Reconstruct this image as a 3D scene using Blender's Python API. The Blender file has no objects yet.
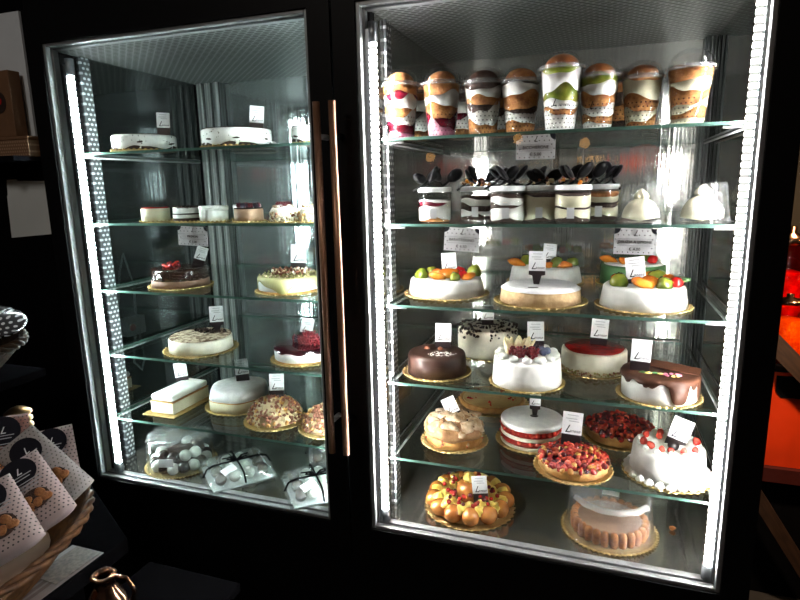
import bpy, bmesh, math, random
from mathutils import Vector, Matrix, Euler
R_ = random.Random(7)
PI = math.pi
sin, cos = math.sin, math.cos
scene = bpy.context.scene
COL = scene.collection
Z0 = 0.55                      # height of the cabinet's glass above the floor
# ------------------------------------------------------------------ materials
def new_mat(name):
    m = bpy.data.materials.new(name); m.use_nodes = True
    nt = m.node_tree; nt.nodes.clear()
    return m, nt, nt.nodes.new('ShaderNodeOutputMaterial')
def node(nt, t, **kw):
    n = nt.nodes.new(t)
    for k, v in kw.items(): setattr(n, k, v)
    return n
def math_n(nt, op, a, b=None, c=None):
    n = nt.nodes.new('ShaderNodeMath'); n.operation = op
    for i, v in enumerate((a, b, c)):
        if v is None: continue
        if isinstance(v, (int, float)): n.inputs[i].default_value = v
        else: nt.links.new(v, n.inputs[i])
    return n.outputs[0]
def rgba(c): return (c[0], c[1], c[2], 1)
def M(name, col, rough=.5, metal=0, col2=None, scale=40, bump=0, bscale=120, coat=0, stretch=None, contrast=.15, spec=.5):
    m, nt, out = new_mat(name)
    p = node(nt, 'ShaderNodeBsdfPrincipled')
    p.inputs['Base Color'].default_value = rgba(col)
    p.inputs['Roughness'].default_value = rough
    p.inputs['Metallic'].default_value = metal
    p.inputs['Coat Weight'].default_value = coat
    p.inputs['Specular IOR Level'].default_value = spec
    nt.links.new(p.outputs[0], out.inputs[0])
    tc = node(nt, 'ShaderNodeTexCoord')
    src = tc.outputs['Object']
    if stretch:
        mp = node(nt, 'ShaderNodeMapping'); mp.inputs['Scale'].default_value = stretch
        nt.links.new(src, mp.inputs[0]); src = mp.outputs[0]
    nz = node(nt, 'ShaderNodeTexNoise'); nz.inputs['Scale'].default_value = scale; nz.inputs['Detail'].default_value = 4
    nt.links.new(src, nz.inputs['Vector'])
    if col2 is None: col2 = tuple(c * .86 for c in col)
    cr = node(nt, 'ShaderNodeValToRGB')
    cr.color_ramp.elements[0].position = .5 - contrast; cr.color_ramp.elements[0].color = rgba(col2)
    cr.color_ramp.elements[1].position = .5 + contrast; cr.color_ramp.elements[1].color = rgba(col)
    nt.links.new(nz.outputs['Fac'], cr.inputs[0]); nt.links.new(cr.outputs[0], p.inputs['Base Color'])
    if bump:
        nb = node(nt, 'ShaderNodeTexNoise'); nb.inputs['Scale'].default_value = bscale; nb.inputs['Detail'].default_value = 3
        nt.links.new(src, nb.inputs['Vector'])
        b = node(nt, 'ShaderNodeBump'); b.inputs['Strength'].default_value = bump; b.inputs['Distance'].default_value = .007
        nt.links.new(nb.outputs['Fac'], b.inputs['Height']); nt.links.new(b.outputs[0], p.inputs['Normal'])
    return m
def dot_mask(nt, u, v, r, ustretch=1.0):
    """1 inside staggered dots of a unit grid in u, v"""
    row = math_n(nt, 'FLOOR', v)
    half = math_n(nt, 'MULTIPLY', math_n(nt, 'MODULO', math_n(nt, 'ABSOLUTE', row), 2.0), .5)
    fu = math_n(nt, 'SUBTRACT', math_n(nt, 'FRACT', math_n(nt, 'ADD', u, half)), .5)
    fv = math_n(nt, 'SUBTRACT', math_n(nt, 'FRACT', v), .5)
    fu = math_n(nt, 'MULTIPLY', fu, ustretch)
    d = math_n(nt, 'SQRT', math_n(nt, 'ADD', math_n(nt, 'MULTIPLY', fu, fu), math_n(nt, 'MULTIPLY', fv, fv)))
    return math_n(nt, 'LESS_THAN', d, r)
def glass_core(nt, tint, refl, rough=.02, haze=0, hazecol=(.8, .8, .8)):
    tr = node(nt, 'ShaderNodeBsdfTransparent'); tr.inputs[0].default_value = rgba(tint)
    gl = node(nt, 'ShaderNodeBsdfGlossy'); gl.inputs['Roughness'].default_value = rough
    lw = node(nt, 'ShaderNodeLayerWeight'); lw.inputs[0].default_value = .5
    f = math_n(nt, 'POWER', lw.outputs['Facing'], 4.0)
    f = math_n(nt, 'ADD', math_n(nt, 'MULTIPLY', f, .85), refl)
    mx = node(nt, 'ShaderNodeMixShader')
    nt.links.new(f, mx.inputs[0]); nt.links.new(gl.outputs[0], mx.inputs[2])
    base = tr.outputs[0]
    if haze:
        df = node(nt, 'ShaderNodeBsdfDiffuse'); df.inputs[0].default_value = rgba(hazecol)
        m2 = node(nt, 'ShaderNodeMixShader'); m2.inputs[0].default_value = haze
        nt.links.new(base, m2.inputs[1]); nt.links.new(df.outputs[0], m2.inputs[2]); base = m2.outputs[0]
    nt.links.new(base, mx.inputs[1])
    return mx.outputs[0]
def glass(name, tint=(.97, .98, .97), refl=.045, rough=.02, haze=0):
    m, nt, out = new_mat(name)
    nt.links.new(glass_core(nt, tint, refl, rough, haze), out.inputs[0])
    return m
def dotted_cup(name):
    m, nt, out = new_mat(name)
    g = glass_core(nt, (.98, .98, .98), .035, .05, .0)
    tc = node(nt, 'ShaderNodeTexCoord'); sx = node(nt, 'ShaderNodeSeparateXYZ')
    nt.links.new(tc.outputs['Object'], sx.inputs[0])
    a = math_n(nt, 'ARCTAN2', sx.outputs[1], sx.outputs[0])
    u = math_n(nt, 'MULTIPLY', a, 24 / (2 * PI)); v = math_n(nt, 'MULTIPLY', sx.outputs[2], 1 / .0088)
    k = dot_mask(nt, u, v, .165)
    k = math_n(nt, 'MULTIPLY', k, math_n(nt, 'LESS_THAN', sx.outputs[2], .056))
    df = node(nt, 'ShaderNodeBsdfDiffuse'); df.inputs[0].default_value = (.015, .012, .02, 1)
    mx = node(nt, 'ShaderNodeMixShader')
    nt.links.new(k, mx.inputs[0]); nt.links.new(g, mx.inputs[1]); nt.links.new(df.outputs[0], mx.inputs[2])
    nt.links.new(mx.outputs[0], out.inputs[0])
    return m
def dots_mat(name, base, dot, axes, s, r, ust=1.0, metal=0, rough=.5, su=1.0):
    m, nt, out = new_mat(name)
    p = node(nt, 'ShaderNodeBsdfPrincipled'); p.inputs['Roughness'].default_value = rough
    tc = node(nt, 'ShaderNodeTexCoord'); sx = node(nt, 'ShaderNodeSeparateXYZ')
    nt.links.new(tc.outputs['Object'], sx.inputs[0])
    u = math_n(nt, 'MULTIPLY', sx.outputs[axes[0]], su / s); v = math_n(nt, 'MULTIPLY', sx.outputs[axes[1]], 1 / s)
    k = dot_mask(nt, u, v, r, ust)
    mc = node(nt, 'ShaderNodeMixRGB'); mc.inputs[1].default_value = rgba(base); mc.inputs[2].default_value = rgba(dot)
    nt.links.new(k, mc.inputs[0]); nt.links.new(mc.outputs[0], p.inputs['Base Color'])
    nt.links.new(math_n(nt, 'MULTIPLY', math_n(nt, 'SUBTRACT', 1.0, k), metal), p.inputs['Metallic'])
    nt.links.new(p.outputs[0], out.inputs[0])
    return m
def emit(name, col, strength, chips=False):
    m, nt, out = new_mat(name)
    e = node(nt, 'ShaderNodeEmission'); e.inputs[0].default_value = rgba(col); e.inputs[1].default_value = strength
    if chips:                                        # bright diodes in a row behind the milky cover
        tc = node(nt, 'ShaderNodeTexCoord'); sx = node(nt, 'ShaderNodeSeparateXYZ')
        nt.links.new(tc.outputs['Object'], sx.inputs[0])
        f = math_n(nt, 'ABSOLUTE', math_n(nt, 'SUBTRACT', math_n(nt, 'FRACT', math_n(nt, 'MULTIPLY', sx.outputs[2], 1 / .0145)), .5))
        k = math_n(nt, 'LESS_THAN', f, .26)
        s = math_n(nt, 'ADD', math_n(nt, 'MULTIPLY', k, strength * 1.8), strength * .0045)
        nt.links.new(s, e.inputs[1])
    nt.links.new(e.outputs[0], out.inputs[0])
    return m
def two_lobe(name, col, dif=.15, st=(9, 9, .12), bump=.10):
    m = M(name, col, .09, 1, col2=tuple(c * .74 for c in col), scale=7, contrast=.3, bump=bump, bscale=5, stretch=st)
    nt = m.node_tree; out = [n for n in nt.nodes if n.type == 'OUTPUT_MATERIAL'][0]; p = [n for n in nt.nodes if n.type == 'BSDF_PRINCIPLED'][0]
    q = node(nt, 'ShaderNodeBsdfPrincipled'); q.inputs['Metallic'].default_value = .75; q.inputs['Roughness'].default_value = .55
    q.inputs['Base Color'].default_value = rgba(col)
    mx = node(nt, 'ShaderNodeMixShader'); mx.inputs[0].default_value = dif
    nt.links.new(p.outputs[0], mx.inputs[1]); nt.links.new(q.outputs[0], mx.inputs[2]); nt.links.new(mx.outputs[0], out.inputs[0])
    return m
LED = 190.0
black = M('black lacquer', (.004, .004, .005), .5, spec=.12)
black_matt = M('black plastic', (.005, .005, .006), .7, spec=0)
black_gloss = M('black gloss', (.006, .006, .007), .6, spec=0)
alu = M('satin aluminium', (.66, .652, .672), .38, .45, bump=.03, bscale=300)
bead_m = M('grey spacer bar', (.30, .31, .32), .4, .4, bump=.03, bscale=300)
alu_dull = M('dull aluminium', (.38, .40, .43), .38, 1)
steel = two_lobe('polished steel', (.56, .56, .53))
steel_dark = two_lobe('dark polished steel', (.42, .46, .46))
steel_floor = two_lobe('brushed steel floor', (.40, .385, .35), .16, (.3, 10, 1), .04)
post_m = M('grey enamelled post', (.36, .38, .38), .35, .6, col2=(.16, .17, .17), scale=10, stretch=(14, 14, .1), contrast=.08)
grille_m = dots_mat('expanded metal', (.33, .34, .34), (.01, .01, .01), (0, 1), .013, .34, .8, .7, .4, .5)
rail_m = dots_mat('rail with painted lit slots', (.06, .065, .07), (.55, .57, .6), (1, 2), .0145, .26, .75, .2, .4, .95)  # light dots paint the LED-lit slots into the colour
led_m = emit('neutral white diodes', (1.0, .975, .93), LED, True)
led_cool = emit('cool white diodes', (.86, 1.0, .97), LED, True)
white_plastic = M('white plastic', (.75, .76, .78), .35)
bronze = M('bronze rod', (.42, .22, .13), .3, .55, bump=.02)
copper = M('copper rod', (.40, .22, .14), .2, 1, bump=.02)
door_glass = glass('door glass', (.985, .99, .99), .02)
shelf_glass = glass('shelf glass', (.90, .94, .92), .05)
shelf_edge = M('green glass edge', (.065, .13, .105), .12, 0, coat=.5)
side_glass = glass('side window glass', (.62, .68, .69), .26, .03)
clear = glass('clear plastic', (.98, .98, .98), .05, .05, .006)
clear_lid = glass('ribbed cover plastic', (.96, .97, .98), .06, .06, .04)
lid_rim_m = glass('lid rim plastic', (.92, .92, .92), .10, .08, .16)
cup_m = dotted_cup('printed cup plastic')
jar_glass = glass('jar glass', (.97, .98, .98), .06, .02)
film = glass('cellophane', (.90, .97, .96), .12, .08, .20)
gold = M('gold card', (.82, .58, .24), .27, .6, bump=.3, bscale=70)
gold_dark = M('aged gold card', (.55, .36, .12), .32, 1, bump=.2, bscale=90)
white_card = M('white card', (.82, .83, .86), .6)
black_card = M('dark chocolate chip', (.016, .010, .012), .3)
ink = M('black ink', (.012, .012, .018), .8, spec=.1)
grey_ink = M('grey ink', (.42, .43, .47), .7)
cream = M('whipped cream', (.88, .86, .80), .45, bump=.3, bscale=120)
cream_white = M('white cream', (.92, .915, .885), .42, bump=.25, bscale=70)
cream_yellow = M('vanilla cream', (.86, .80, .58), .4, bump=.12, bscale=120)
cream_ivory = M('ivory cream', (.87, .82, .68), .42, bump=.25, bscale=80)
custard = M('custard', (.90, .62, .12), .35, bump=.2, bscale=150)
sugar = M('icing sugar', (.90, .90, .91), .8, col2=(.80, .80, .82), scale=60, bump=.15, bscale=300)
sponge = M('golden sponge', (.56, .24, .065), .75, col2=(.30, .10, .025), scale=75, bump=.5, bscale=260)
sponge_pale = M('pale sponge', (.66, .47, .26), .8, col2=(.52, .34, .17), scale=90, bump=.4, bscale=240)
sponge_dark = M('brown bun', (.40, .14, .035), .4, col2=(.22, .07, .02), scale=30, coat=.3)
choc = M('dark chocolate', (.035, .014, .009), .2, coat=.5, bump=.04, bscale=40)
choc_matt = M('chocolate sponge', (.055, .023, .014), .75, col2=(.025, .011, .008), scale=140, bump=.5, bscale=280)
choc_milk = M('milk chocolate', (.062, .023, .012), .5, col2=(.042, .015, .008), bump=.1, spec=.22)
mousse_brown = M('coffee mousse', (.46, .28, .18), .5, bump=.15)
berry = M('berry compote', (.20, .008, .022), .25, col2=(.10, .004, .016), scale=50, coat=.3)
berry_pink = M('pink berry cream', (.55, .12, .25), .35, col2=(.75, .45, .52), scale=25)
red_fruit = M('red glazed fruit', (.46, .022, .014), .16, col2=(.25, .008, .010), scale=60, coat=.6)
red_light = M('light red fruit', (.60, .10, .045), .18, col2=(.50, .03, .02), scale=50, coat=.6)
red_dark = M('dark red fruit', (.13, .006, .010), .16, col2=(.06, .003, .006), scale=40, coat=.6)
amber_fruit = M('amber fruit', (.62, .26, .06), .2, coat=.6)
red_jelly = M('red jelly', (.33, .010, .008), .22, col2=(.20, .005, .005), scale=30, bump=.3, bscale=80)
strawberry_m = M('strawberry', (.52, .014, .012), .25, col2=(.60, .08, .05), scale=30, bump=.3, bscale=400)
rasp_m = M('raspberry', (.17, .007, .014), .35)
black_berry = M('blackberry', (.022, .012, .030), .3)
blue_berry = M('blueberry', (.035, .045, .11), .5, col2=(.10, .12, .19), scale=60)
orange_f = M('candied orange', (.82, .30, .03), .18, col2=(.60, .10, .008), scale=30, coat=.7)
green_f = M('candied lime', (.11, .16, .015), .18, col2=(.30, .30, .04), scale=30, coat=.7)
red_f = M('candied cherry', (.50, .012, .012), .15, coat=.7)
leaf_green = M('green marzipan', (.10, .26, .09), .4, col2=(.07, .18, .06))
crust = M('baked crust', (.60, .33, .10), .55, col2=(.42, .19, .05), scale=50, bump=.3)
choux = M('caramel choux', (.56, .22, .045), .25, col2=(.36, .11, .02), scale=35, coat=.6, bump=.15, bscale=60)
nut_pale = M('pale nut', (.56, .42, .25), .6)
nut_brown = M('brown nut', (.20, .070, .034), .6, col2=(.20, .07, .04))
nut_green = M('pistachio crumb', (.36, .34, .11), .65)
pist_cream = M('pistachio glaze', (.48, .44, .20), .25, bump=.08, coat=.3)
merin = M('toasted cream', (.76, .60, .42), .5, col2=(.42, .25, .13), scale=45, bump=.4, bscale=120)
physalis = M('physalis husk', (.84, .74, .45), .55)
pink_sugar = M('pink sugar flower', (.80, .22, .42), .5)
yellow_sugar = M('yellow sugar flower', (.80, .72, .20), .5)
wicker = M('wicker', (.13, .058, .020), .6, spec=.2, col2=(.06, .024, .009), scale=60)
pouch_m = dots_mat('dotted paper pouch', (.36, .28, .275), (.03, .025, .03), (0, 2), .0072, .2, 1.0, 0, .55)
pouch_b = dots_mat('pale dotted paper pouch', (.38, .355, .35), (.08, .075, .08), (0, 2), .0072, .17, 1.0, 0, .55)
pouch_r = dots_mat('rosy dotted paper pouch', (.22, .10, .08), (.03, .02, .02), (0, 2), .0072, .2, 1.0, 0, .55)
cello_dots = dots_mat('white dotted wrap', (.05, .05, .055), (.75, .75, .78), (0, 2), .011, .26, 1.0, 0, .2)
kraft = M('kraft board', (.20, .10, .05), .7)
kraft_lace = dots_mat('lace print box', (.22, .12, .065), (.42, .26, .16), (0, 2), .009, .3, 1.0, 0, .7)
paper = M('pale paper', (.82, .88, .89), .75, scale=3)
panel_grey = M('pale grey panel', (.74, .80, .86), .6, scale=4)
wall_m = M('dark plaster', (.035, .033, .032), .8, scale=5)
floor_m = M('dark tile floor', (.05, .047, .045), .35, scale=8)
ceil_m = M('dark ceiling', (.05, .05, .05), .9)
red_lam = M('red laminate', (.72, .045, .006), .35, scale=8)
wood = M('dark wood', (.055, .026, .013), .6, col2=(.028, .013, .007), scale=14, stretch=(1, 8, 8))
amber_glass = glass('amber glass', (.95, .42, .06), .05)
red_glass = glass('red glass', (.9, .06, .03), .05)
amber_fill = M('amber sweets', (.75, .30, .04), .3, col2=(.6, .10, .01), scale=60, bump=.4)
red_fill = M('red sweets', (.65, .05, .02), .3, col2=(.35, .01, .01), scale=60, bump=.4)
leaf_paper = M('leaflet paper', (.24, .20, .19), .5)
cable_m = M('grey cable', (.35, .36, .36), .5)
red_lamp = M('red switch', (.6, .02, .02), .3)
# ------------------------------------------------------------------ mesh builder
_ico = {}
def ico(sub):
    if sub not in _ico:
        b = bmesh.new(); bmesh.ops.create_icosphere(b, subdivisions=sub, radius=1)
        b.verts.ensure_lookup_table()
        _ico[sub] = ([v.co.copy() for v in b.verts], [[v.index for v in f.verts] for f in b.faces]); b.free()
    return _ico[sub]
class MB:
    def __init__(s): s.v, s.f, s.m = [], [], []
    def add(s, vs, fs, mi=0):
        o = len(s.v); s.v += [tuple(v) for v in vs]
        for f in fs: s.f.append([i + o for i in f]); s.m.append(mi)
        return s
    def box(s, x0, x1, y0, y1, z0, z1, mi=0, mat=None):
        vs = [Vector((x, y, z)) for z in (z0, z1) for y in (y0, y1) for x in (x0, x1)]
        if mat is not None: vs = [mat @ v for v in vs]
        return s.add(vs, [(0, 2, 3, 1), (4, 5, 7, 6), (0, 1, 5, 4), (2, 6, 7, 3), (0, 4, 6, 2), (1, 3, 7, 5)], mi)
    def lathe(s, prof, seg=40, c=(0, 0, 0), fn=None, mi=0, sx=1, sy=1):
        """prof: (r, z) from bottom axis outwards and up; r = 0 ends close on the axis. fn(r, z, theta) -> (r, z)"""
        idx = []; vs = []; fs = []
        for (r, z) in prof:
            if r <= 1e-9:
                idx.append([len(vs)] * seg); vs.append((c[0], c[1], c[2] + z))
            else:
                row = []
                for k in range(seg):
                    t = 2 * PI * k / seg
                    rr, zz = fn(r, z, t) if fn else (r, z)
                    row.append(len(vs)); vs.append((c[0] + rr * cos(t) * sx, c[1] + rr * sin(t) * sy, c[2] + zz))
                idx.append(row)
        for a, b in zip(idx, idx[1:]):
            for k in range(seg):
                q = [a[k], a[(k + 1) % seg], b[(k + 1) % seg], b[k]]
                u = []
                for i in q:
                    if i not in u: u.append(i)
                if len(u) > 2: fs.append(u)
        return s.add(vs, fs, mi)
    def blob(s, c, r, sub=2, amp=0, sc=(1, 1, 1), mi=0, rot=None):
        vs, fs = ico(sub)
        ph = [R_.uniform(0, 6.28) for _ in range(3)]
        out = []
        for v in vs:
            k = r * (1 + amp * (sin(3.1 * v.x + ph[0]) + sin(3.7 * v.y + ph[1]) + sin(2.9 * v.z + ph[2])) / 2)
            w = Vector((v.x * k * sc[0], v.y * k * sc[1], v.z * k * sc[2]))
            if rot: w.rotate(rot)
            out.append((c[0] + w.x, c[1] + w.y, c[2] + w.z))
        return s.add(out, fs, mi)
    def tube(s, pts, r, seg=8, mi=0, cap=True):
        pts = [Vector(p) for p in pts]; rows = []; n = len(pts); vs = []; fs = []
        for i, p in enumerate(pts):
            d = (pts[min(i + 1, n - 1)] - pts[max(i - 1, 0)]).normalized()
            a = Vector((0, 0, 1)) if abs(d.z) < .9 else Vector((1, 0, 0))
            x = d.cross(a).normalized(); y = d.cross(x).normalized()
            rr = r[i] if isinstance(r, (list, tuple)) else r
            rows.append([len(vs) + k for k in range(seg)])
            for k in range(seg):
                t = 2 * PI * k / seg; vs.append(p + x * (rr * cos(t)) + y * (rr * sin(t)))
        for a, b in zip(rows, rows[1:]):
            for k in range(seg): fs.append((a[k], a[(k + 1) % seg], b[(k + 1) % seg], b[k]))
        if cap: fs += [rows[0][::-1], rows[-1]]
        return s.add(vs, fs, mi)
    def poly(s, pts, y0, y1, mi=0):
        """outline in x, z pushed out from y0 to y1"""
        n = len(pts)
        vs = [(x, y0, z) for x, z in pts] + [(x, y1, z) for x, z in pts]
        return s.add(vs, [list(range(n)), list(range(2 * n - 1, n - 1, -1))] + [(i, n + i, n + (i + 1) % n, (i + 1) % n) for i in range(n)], mi)
    def mesh(s, name, mats, smooth=False):
        me = bpy.data.meshes.new(name); me.from_pydata(s.v, [], s.f)
        for m in (mats if isinstance(mats, (list, tuple)) else [mats]): me.materials.append(m)
        me.polygons.foreach_set('material_index', s.m)
        b = bmesh.new(); b.from_mesh(me); bmesh.ops.recalc_face_normals(b, faces=b.faces); b.to_mesh(me); b.free()
        if smooth: me.polygons.foreach_set('use_smooth', [True] * len(me.polygons))
        me.update(); return me
    def build(s, name, mats, parent=None, smooth=False, bevel=0, loc=(0, 0, 0), rot=(0, 0, 0), kind=None):
        o = inst(s.mesh(name, mats, smooth), name, parent, loc, rot)
        if bevel:
            m = o.modifiers.new('bevel', 'BEVEL'); m.width = bevel; m.segments = 2; m.limit_method = 'ANGLE'
        if kind: o['kind'] = kind
        return o
def inst(me, name, parent=None, loc=(0, 0, 0), rot=(0, 0, 0), scale=(1, 1, 1)):
    o = bpy.data.objects.new(name, me); COL.objects.link(o)
    o.parent = parent; o.location = loc; o.rotation_euler = rot
    o.scale = scale if isinstance(scale, (tuple, list)) else (scale,) * 3
    return o
def tag(o, label, cat, group=None):
    o['label'] = label; o['category'] = cat
    if group: o['group'] = group
    return o
def thing(name, label, cat, loc=(0, 0, 0), rz=0, group=None, rot=None):
    o = bpy.data.objects.new(name, None); COL.objects.link(o)
    o.empty_display_size = .02
    o.location = loc; o.rotation_euler = rot or (0, 0, rz)
    return tag(o, label, cat, group)
def children_of(o): return [c for c in bpy.data.objects if c.parent == o]
def copy_tree(o, parent=None):
    c = o.copy(); COL.objects.link(c); c.parent = parent
    for ch in children_of(o): copy_tree(ch, c)
    return c
def struct(o): o['kind'] = 'structure'; return o
_txt = {}
def text_mesh(body, size, mat, shear=0, depth=.0003, bold=0):
    """flat lettering standing in the x, z plane, read from -y, centred on the origin"""
    key = (body, size, mat.name, shear, bold)
    if key in _txt: return _txt[key]
    cu = bpy.data.curves.new('lettering', 'FONT'); cu.body = body; cu.size = size; cu.shear = shear
    cu.align_x = 'CENTER'; cu.align_y = 'CENTER'; cu.extrude = depth; cu.offset = bold; cu.resolution_u = 3
    o = bpy.data.objects.new('lettering', cu); COL.objects.link(o)
    me = bpy.data.meshes.new_from_object(o.evaluated_get(bpy.context.evaluated_depsgraph_get()))
    bpy.data.objects.remove(o); me.transform(Matrix.Rotation(PI / 2, 4, 'X'))
    me.materials.clear(); me.materials.append(mat); me.name = 'lettering'
    _txt[key] = me; return me
# ------------------------------------------------------------------ camera
cam = bpy.data.cameras.new('camera'); cam.sensor_width = 36; cam.lens = 572.189 * 36 / 800; cam.clip_start = .02
co = bpy.data.objects.new('camera', cam); COL.objects.link(co); scene.camera = co
r_, u_, f_ = Vector((.944617, .32755475, -.02016451)), Vector((-.04556952, .19176841, .98038171)), Vector((-.3249956, .92516634, -.19607422))
co.matrix_world = Matrix(((r_.x, u_.x, -f_.x, 1.48010), (r_.y, u_.y, -f_.y, -1.27772), (r_.z, u_.z, -f_.z, .89600 + Z0), (0, 0, 0, 1)))
# ------------------------------------------------------------------ room shell
XL, XR, YF, YB, HC = -.95, 3.3, -3.0, 1.36, 2.75
struct(MB().box(XL, XR, YF, YB, -.06, 0).build('floor', floor_m))
struct(MB().box(XL, XR, YF, YB, HC, HC + .06).build('ceiling', ceil_m))
struct(MB().box(XL - .06, XL, YF, YB, 0, HC).build('wall_left', wall_m))
struct(MB().box(XR, XR + .06, YF, YB, 0, HC).build('wall_right', wall_m))
struct(MB().box(XL, XR, YB, YB + .06, 0, HC).build('wall_back', wall_m))
struct(MB().box(XL, XR, YF - .06, YF, 0, HC).build('wall_front', wall_m))
# ------------------------------------------------------------------ the refrigerated cabinet
fr = thing('display_fridge', 'tall black two-door refrigerated cabinet with five lit glass shelves of cakes', 'fridge', (0, 0, 0))
ZT, ZB = Z0 + 1.30, Z0
SH = [Z0 + z for z in (1.0077, .8045, .6019, .3970, .1857)]        # tops of the glass shelves
FL = Z0 + .012                                                      # top of the steel floor
b = MB()
b.box(-.055, 1.82, -.002, .72, 0, ZB - .004)                        # plinth
b.box(-.055, 1.82, -.002, .72, ZT + .004, 2.22)                     # head
for x0, x1 in ((-.055, -.004), (.845, .962), (1.769, 1.82)): b.box(x0, x1, .03, .66 if x0 == .845 else .10, ZB - .004, ZT + .004)
b.box(-.055, -.004, .62, .72, ZB - .004, ZT + .004); b.box(1.769, 1.82, .62, .72, ZB - .004, ZT + .004)
b.box(-.055, 1.82, .68, .72, ZB - .004, ZT + .004)
b.build('casing', black, fr, bevel=.003)
# polished back, divider cheeks, floor, ceiling
MB().box(-.004, .845, .66, .68, ZB, ZT).build('back_panel', steel_dark, fr)
MB().box(.962, 1.769, .66, .68, ZB, ZT).build('back_panel', steel, fr)
MB().box(.842, .845, .05, .659, FL, ZT - .01).build('cheek_panel', steel_dark, fr)
MB().box(.962, .965, .05, .659, FL, ZT - .01).build('cheek_panel', steel, fr)
for x0, x1 in ((-.004, .845), (.962, 1.769)):
    MB().box(x0, x1, .03, .66, ZB - .004, FL).build('cabinet_floor', steel_floor, fr)
    MB().box(x0, x1, .03, .66, ZT - .012, ZT + .003).build('ceiling_grille', grille_m, fr)
MB().box(-.004, .004, .10, .62, ZB, ZT).build('side_window', side_glass, fr)
MB().box(1.765, 1.769, .10, .62, ZB, ZT).build('side_window', side_glass, fr)
def corner_post(x0, x1):
    b = MB(); n = 6; w = (x1 - x0) / n
    for k in range(n): b.box(x0 + k * w + .001, x0 + (k + 1) * w - .001, .63 - (.012 if k % 2 else 0), .66, FL, ZT - .012)
    return b.build('corner_post', post_m, fr, bevel=.002)
corner_post(.006, .115); corner_post(1.735, 1.764)
# LED tubes
for x in (.062, .822, .972, 1.741):
    hot = MB(); y = .035 if x == .822 else .0215
    hot.lathe([(0, 0), (.0070, 0), (.0070, 1.17), (0, 1.17)], 14)
    t = hot.build('led_tube', led_m if x > .9 else led_cool, fr, True, loc=(x, y, Z0 + .045))
    sd = -1 if x in (.062, .972) else 1
    MB().box(min(sd * .008, sd * .016), max(sd * .008, sd * .016), -.008, .012, -.03, 1.20).build('led_channel', alu_dull, t)
    for z0, z1 in ((-.034, -.001), (1.171, 1.215)):
        MB().lathe([(0, z0), (.011, z0), (.011, z1), (0, z1)], 16).build('end_cap', alu_dull, t, True)
# shelf rails
for x0, x1 in ((.005, .012), (.834, .841), (.966, .973), (1.757, 1.764)):
    for y in (.105,): MB().box(x0, x1, y, y + .034, FL, ZT - .014).build('shelf_rail', rail_m, fr)
for i, z in enumerate(SH):
    for x0, x1 in ((.016, .832), (.976, 1.753)):
        b = MB(); b.box(x0, x1, .05, .64, z - .007, z)
        b.m = [0, 0, 1, 1, 1, 1]
        s = b.build('shelf', [shelf_glass, shelf_edge], fr)
        for x, d in ((x0, 1), (x1, -1)):
            c = MB(); c.tube([(x + .003 * d, .062, z + .022), (x + .003 * d, .062, z - .010), (x + .05 * d, .062, z - .010)], .0028, 8)
            c.tube([(x + .003 * d, .062, z - .011), (x + .003 * d, .60, z - .011)], .003, 8)
            c.build('shelf_bracket', alu, s, True)
# doors
for x0, x1, w0, w1, hx in ((-.055, .878, 0, .8208, .861), (.884, 1.82, .9406, 1.7653, .9005)):
    b = MB()
    b.box(x0, w0, -.010, -.0035, ZB - .09, ZT + .09); b.box(w1, x1, -.010, -.0035, ZB - .09, ZT + .09)
    b.box(w0, w1, -.010, -.0035, ZT, ZT + .09); b.box(w0, w1, -.010, -.0035, ZB - .09, ZB)
    d = b.build('door', black, fr)
    for y0, y1, g, t, mt in ((-.0035, .0125, 0, .010, bead_m), (.013, .032, 0, .015, bead_m)):
        q = MB(); a0, a1, c0, c1 = w0 + g, w1 - g, ZB + g, ZT - g
        q.box(a0, a0 + t, y0, y1, c0, c1); q.box(a1 - t, a1, y0, y1, c0, c1)
        q.box(a0 + t, a1 - t, y0, y1, c1 - t, c1); q.box(a0 + t, a1 - t, y0, y1, c0, c0 + t)
        q.build('glazing_bead', mt, d, bevel=.002)
    MB().box(w0 + .0005, w1 - .0005, -.007, -.0045, ZB + .0005, ZT - .0005).build('door_glass', door_glass, d)
    h = MB(); h.lathe([(0, Z0 + .233), (.0085, Z0 + .233), (.0085, Z0 + 1.085), (0, Z0 + 1.085)], 20, (hx, -.060, 0))
    h = h.build('handle', bronze, d, True)
    for z in (Z0 + .315, Z0 + 1.01):
        MB().lathe([(0, 0), (.007, 0), (.006, .044), (0, .044)], 12).build('handle_bracket', alu if hx < .87 else black_matt, h, True, loc=(hx, -.0105, z), rot=(PI / 2, 0, 0))
# ------------------------------------------------------------------ generic cake pieces
def board(root, R, mat=gold, n=38, zt=.0035):
    fn = lambda r, z, t: (r * (1 + .022 * cos(n * t)) if r > R * .95 else r, z + (.0016 * cos(n * t) if r > R * .95 and z > .0025 else 0))
    return MB().lathe([(0, 0), (R * .90, 0), (R, .0022), (R, .0044), (R * .97, .0046), (R * .90, zt - .0006), (0, zt)], n * 6, fn=fn).build('cake_board', mat, root)
BT = .0036
def cyl_prof(R, z0, z1, bev=.006, taper=1.0):
    p = [(0, z0), (R, z0)]
    for k in range(5):
        a = PI / 2 * k / 4; p.append((R * taper - bev + bev * cos(a), z1 - bev + bev * sin(a)))
    p.append((0, z1)); return p
def body(root, name, R, z0, z1, mat, bev=.006, taper=1.0, fn=None, seg=64, sx=1, sy=1):
    return MB().lathe(cyl_prof(R, z0, z1, bev, taper), seg, fn=fn, sx=sx, sy=sy).build(name, mat, root, True)
def wob(a=.012, n=5, ph=0): return lambda r, z, t: (r * (1 + a * sin(n * t + ph) * .5 + a * .5 * sin(2 * n * t + 3 * z * 90 + ph)), z)
def ridged(a=.012, f=1400): return lambda r, z, t: (r * (1 + a * sin(z * f)), z)
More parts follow.
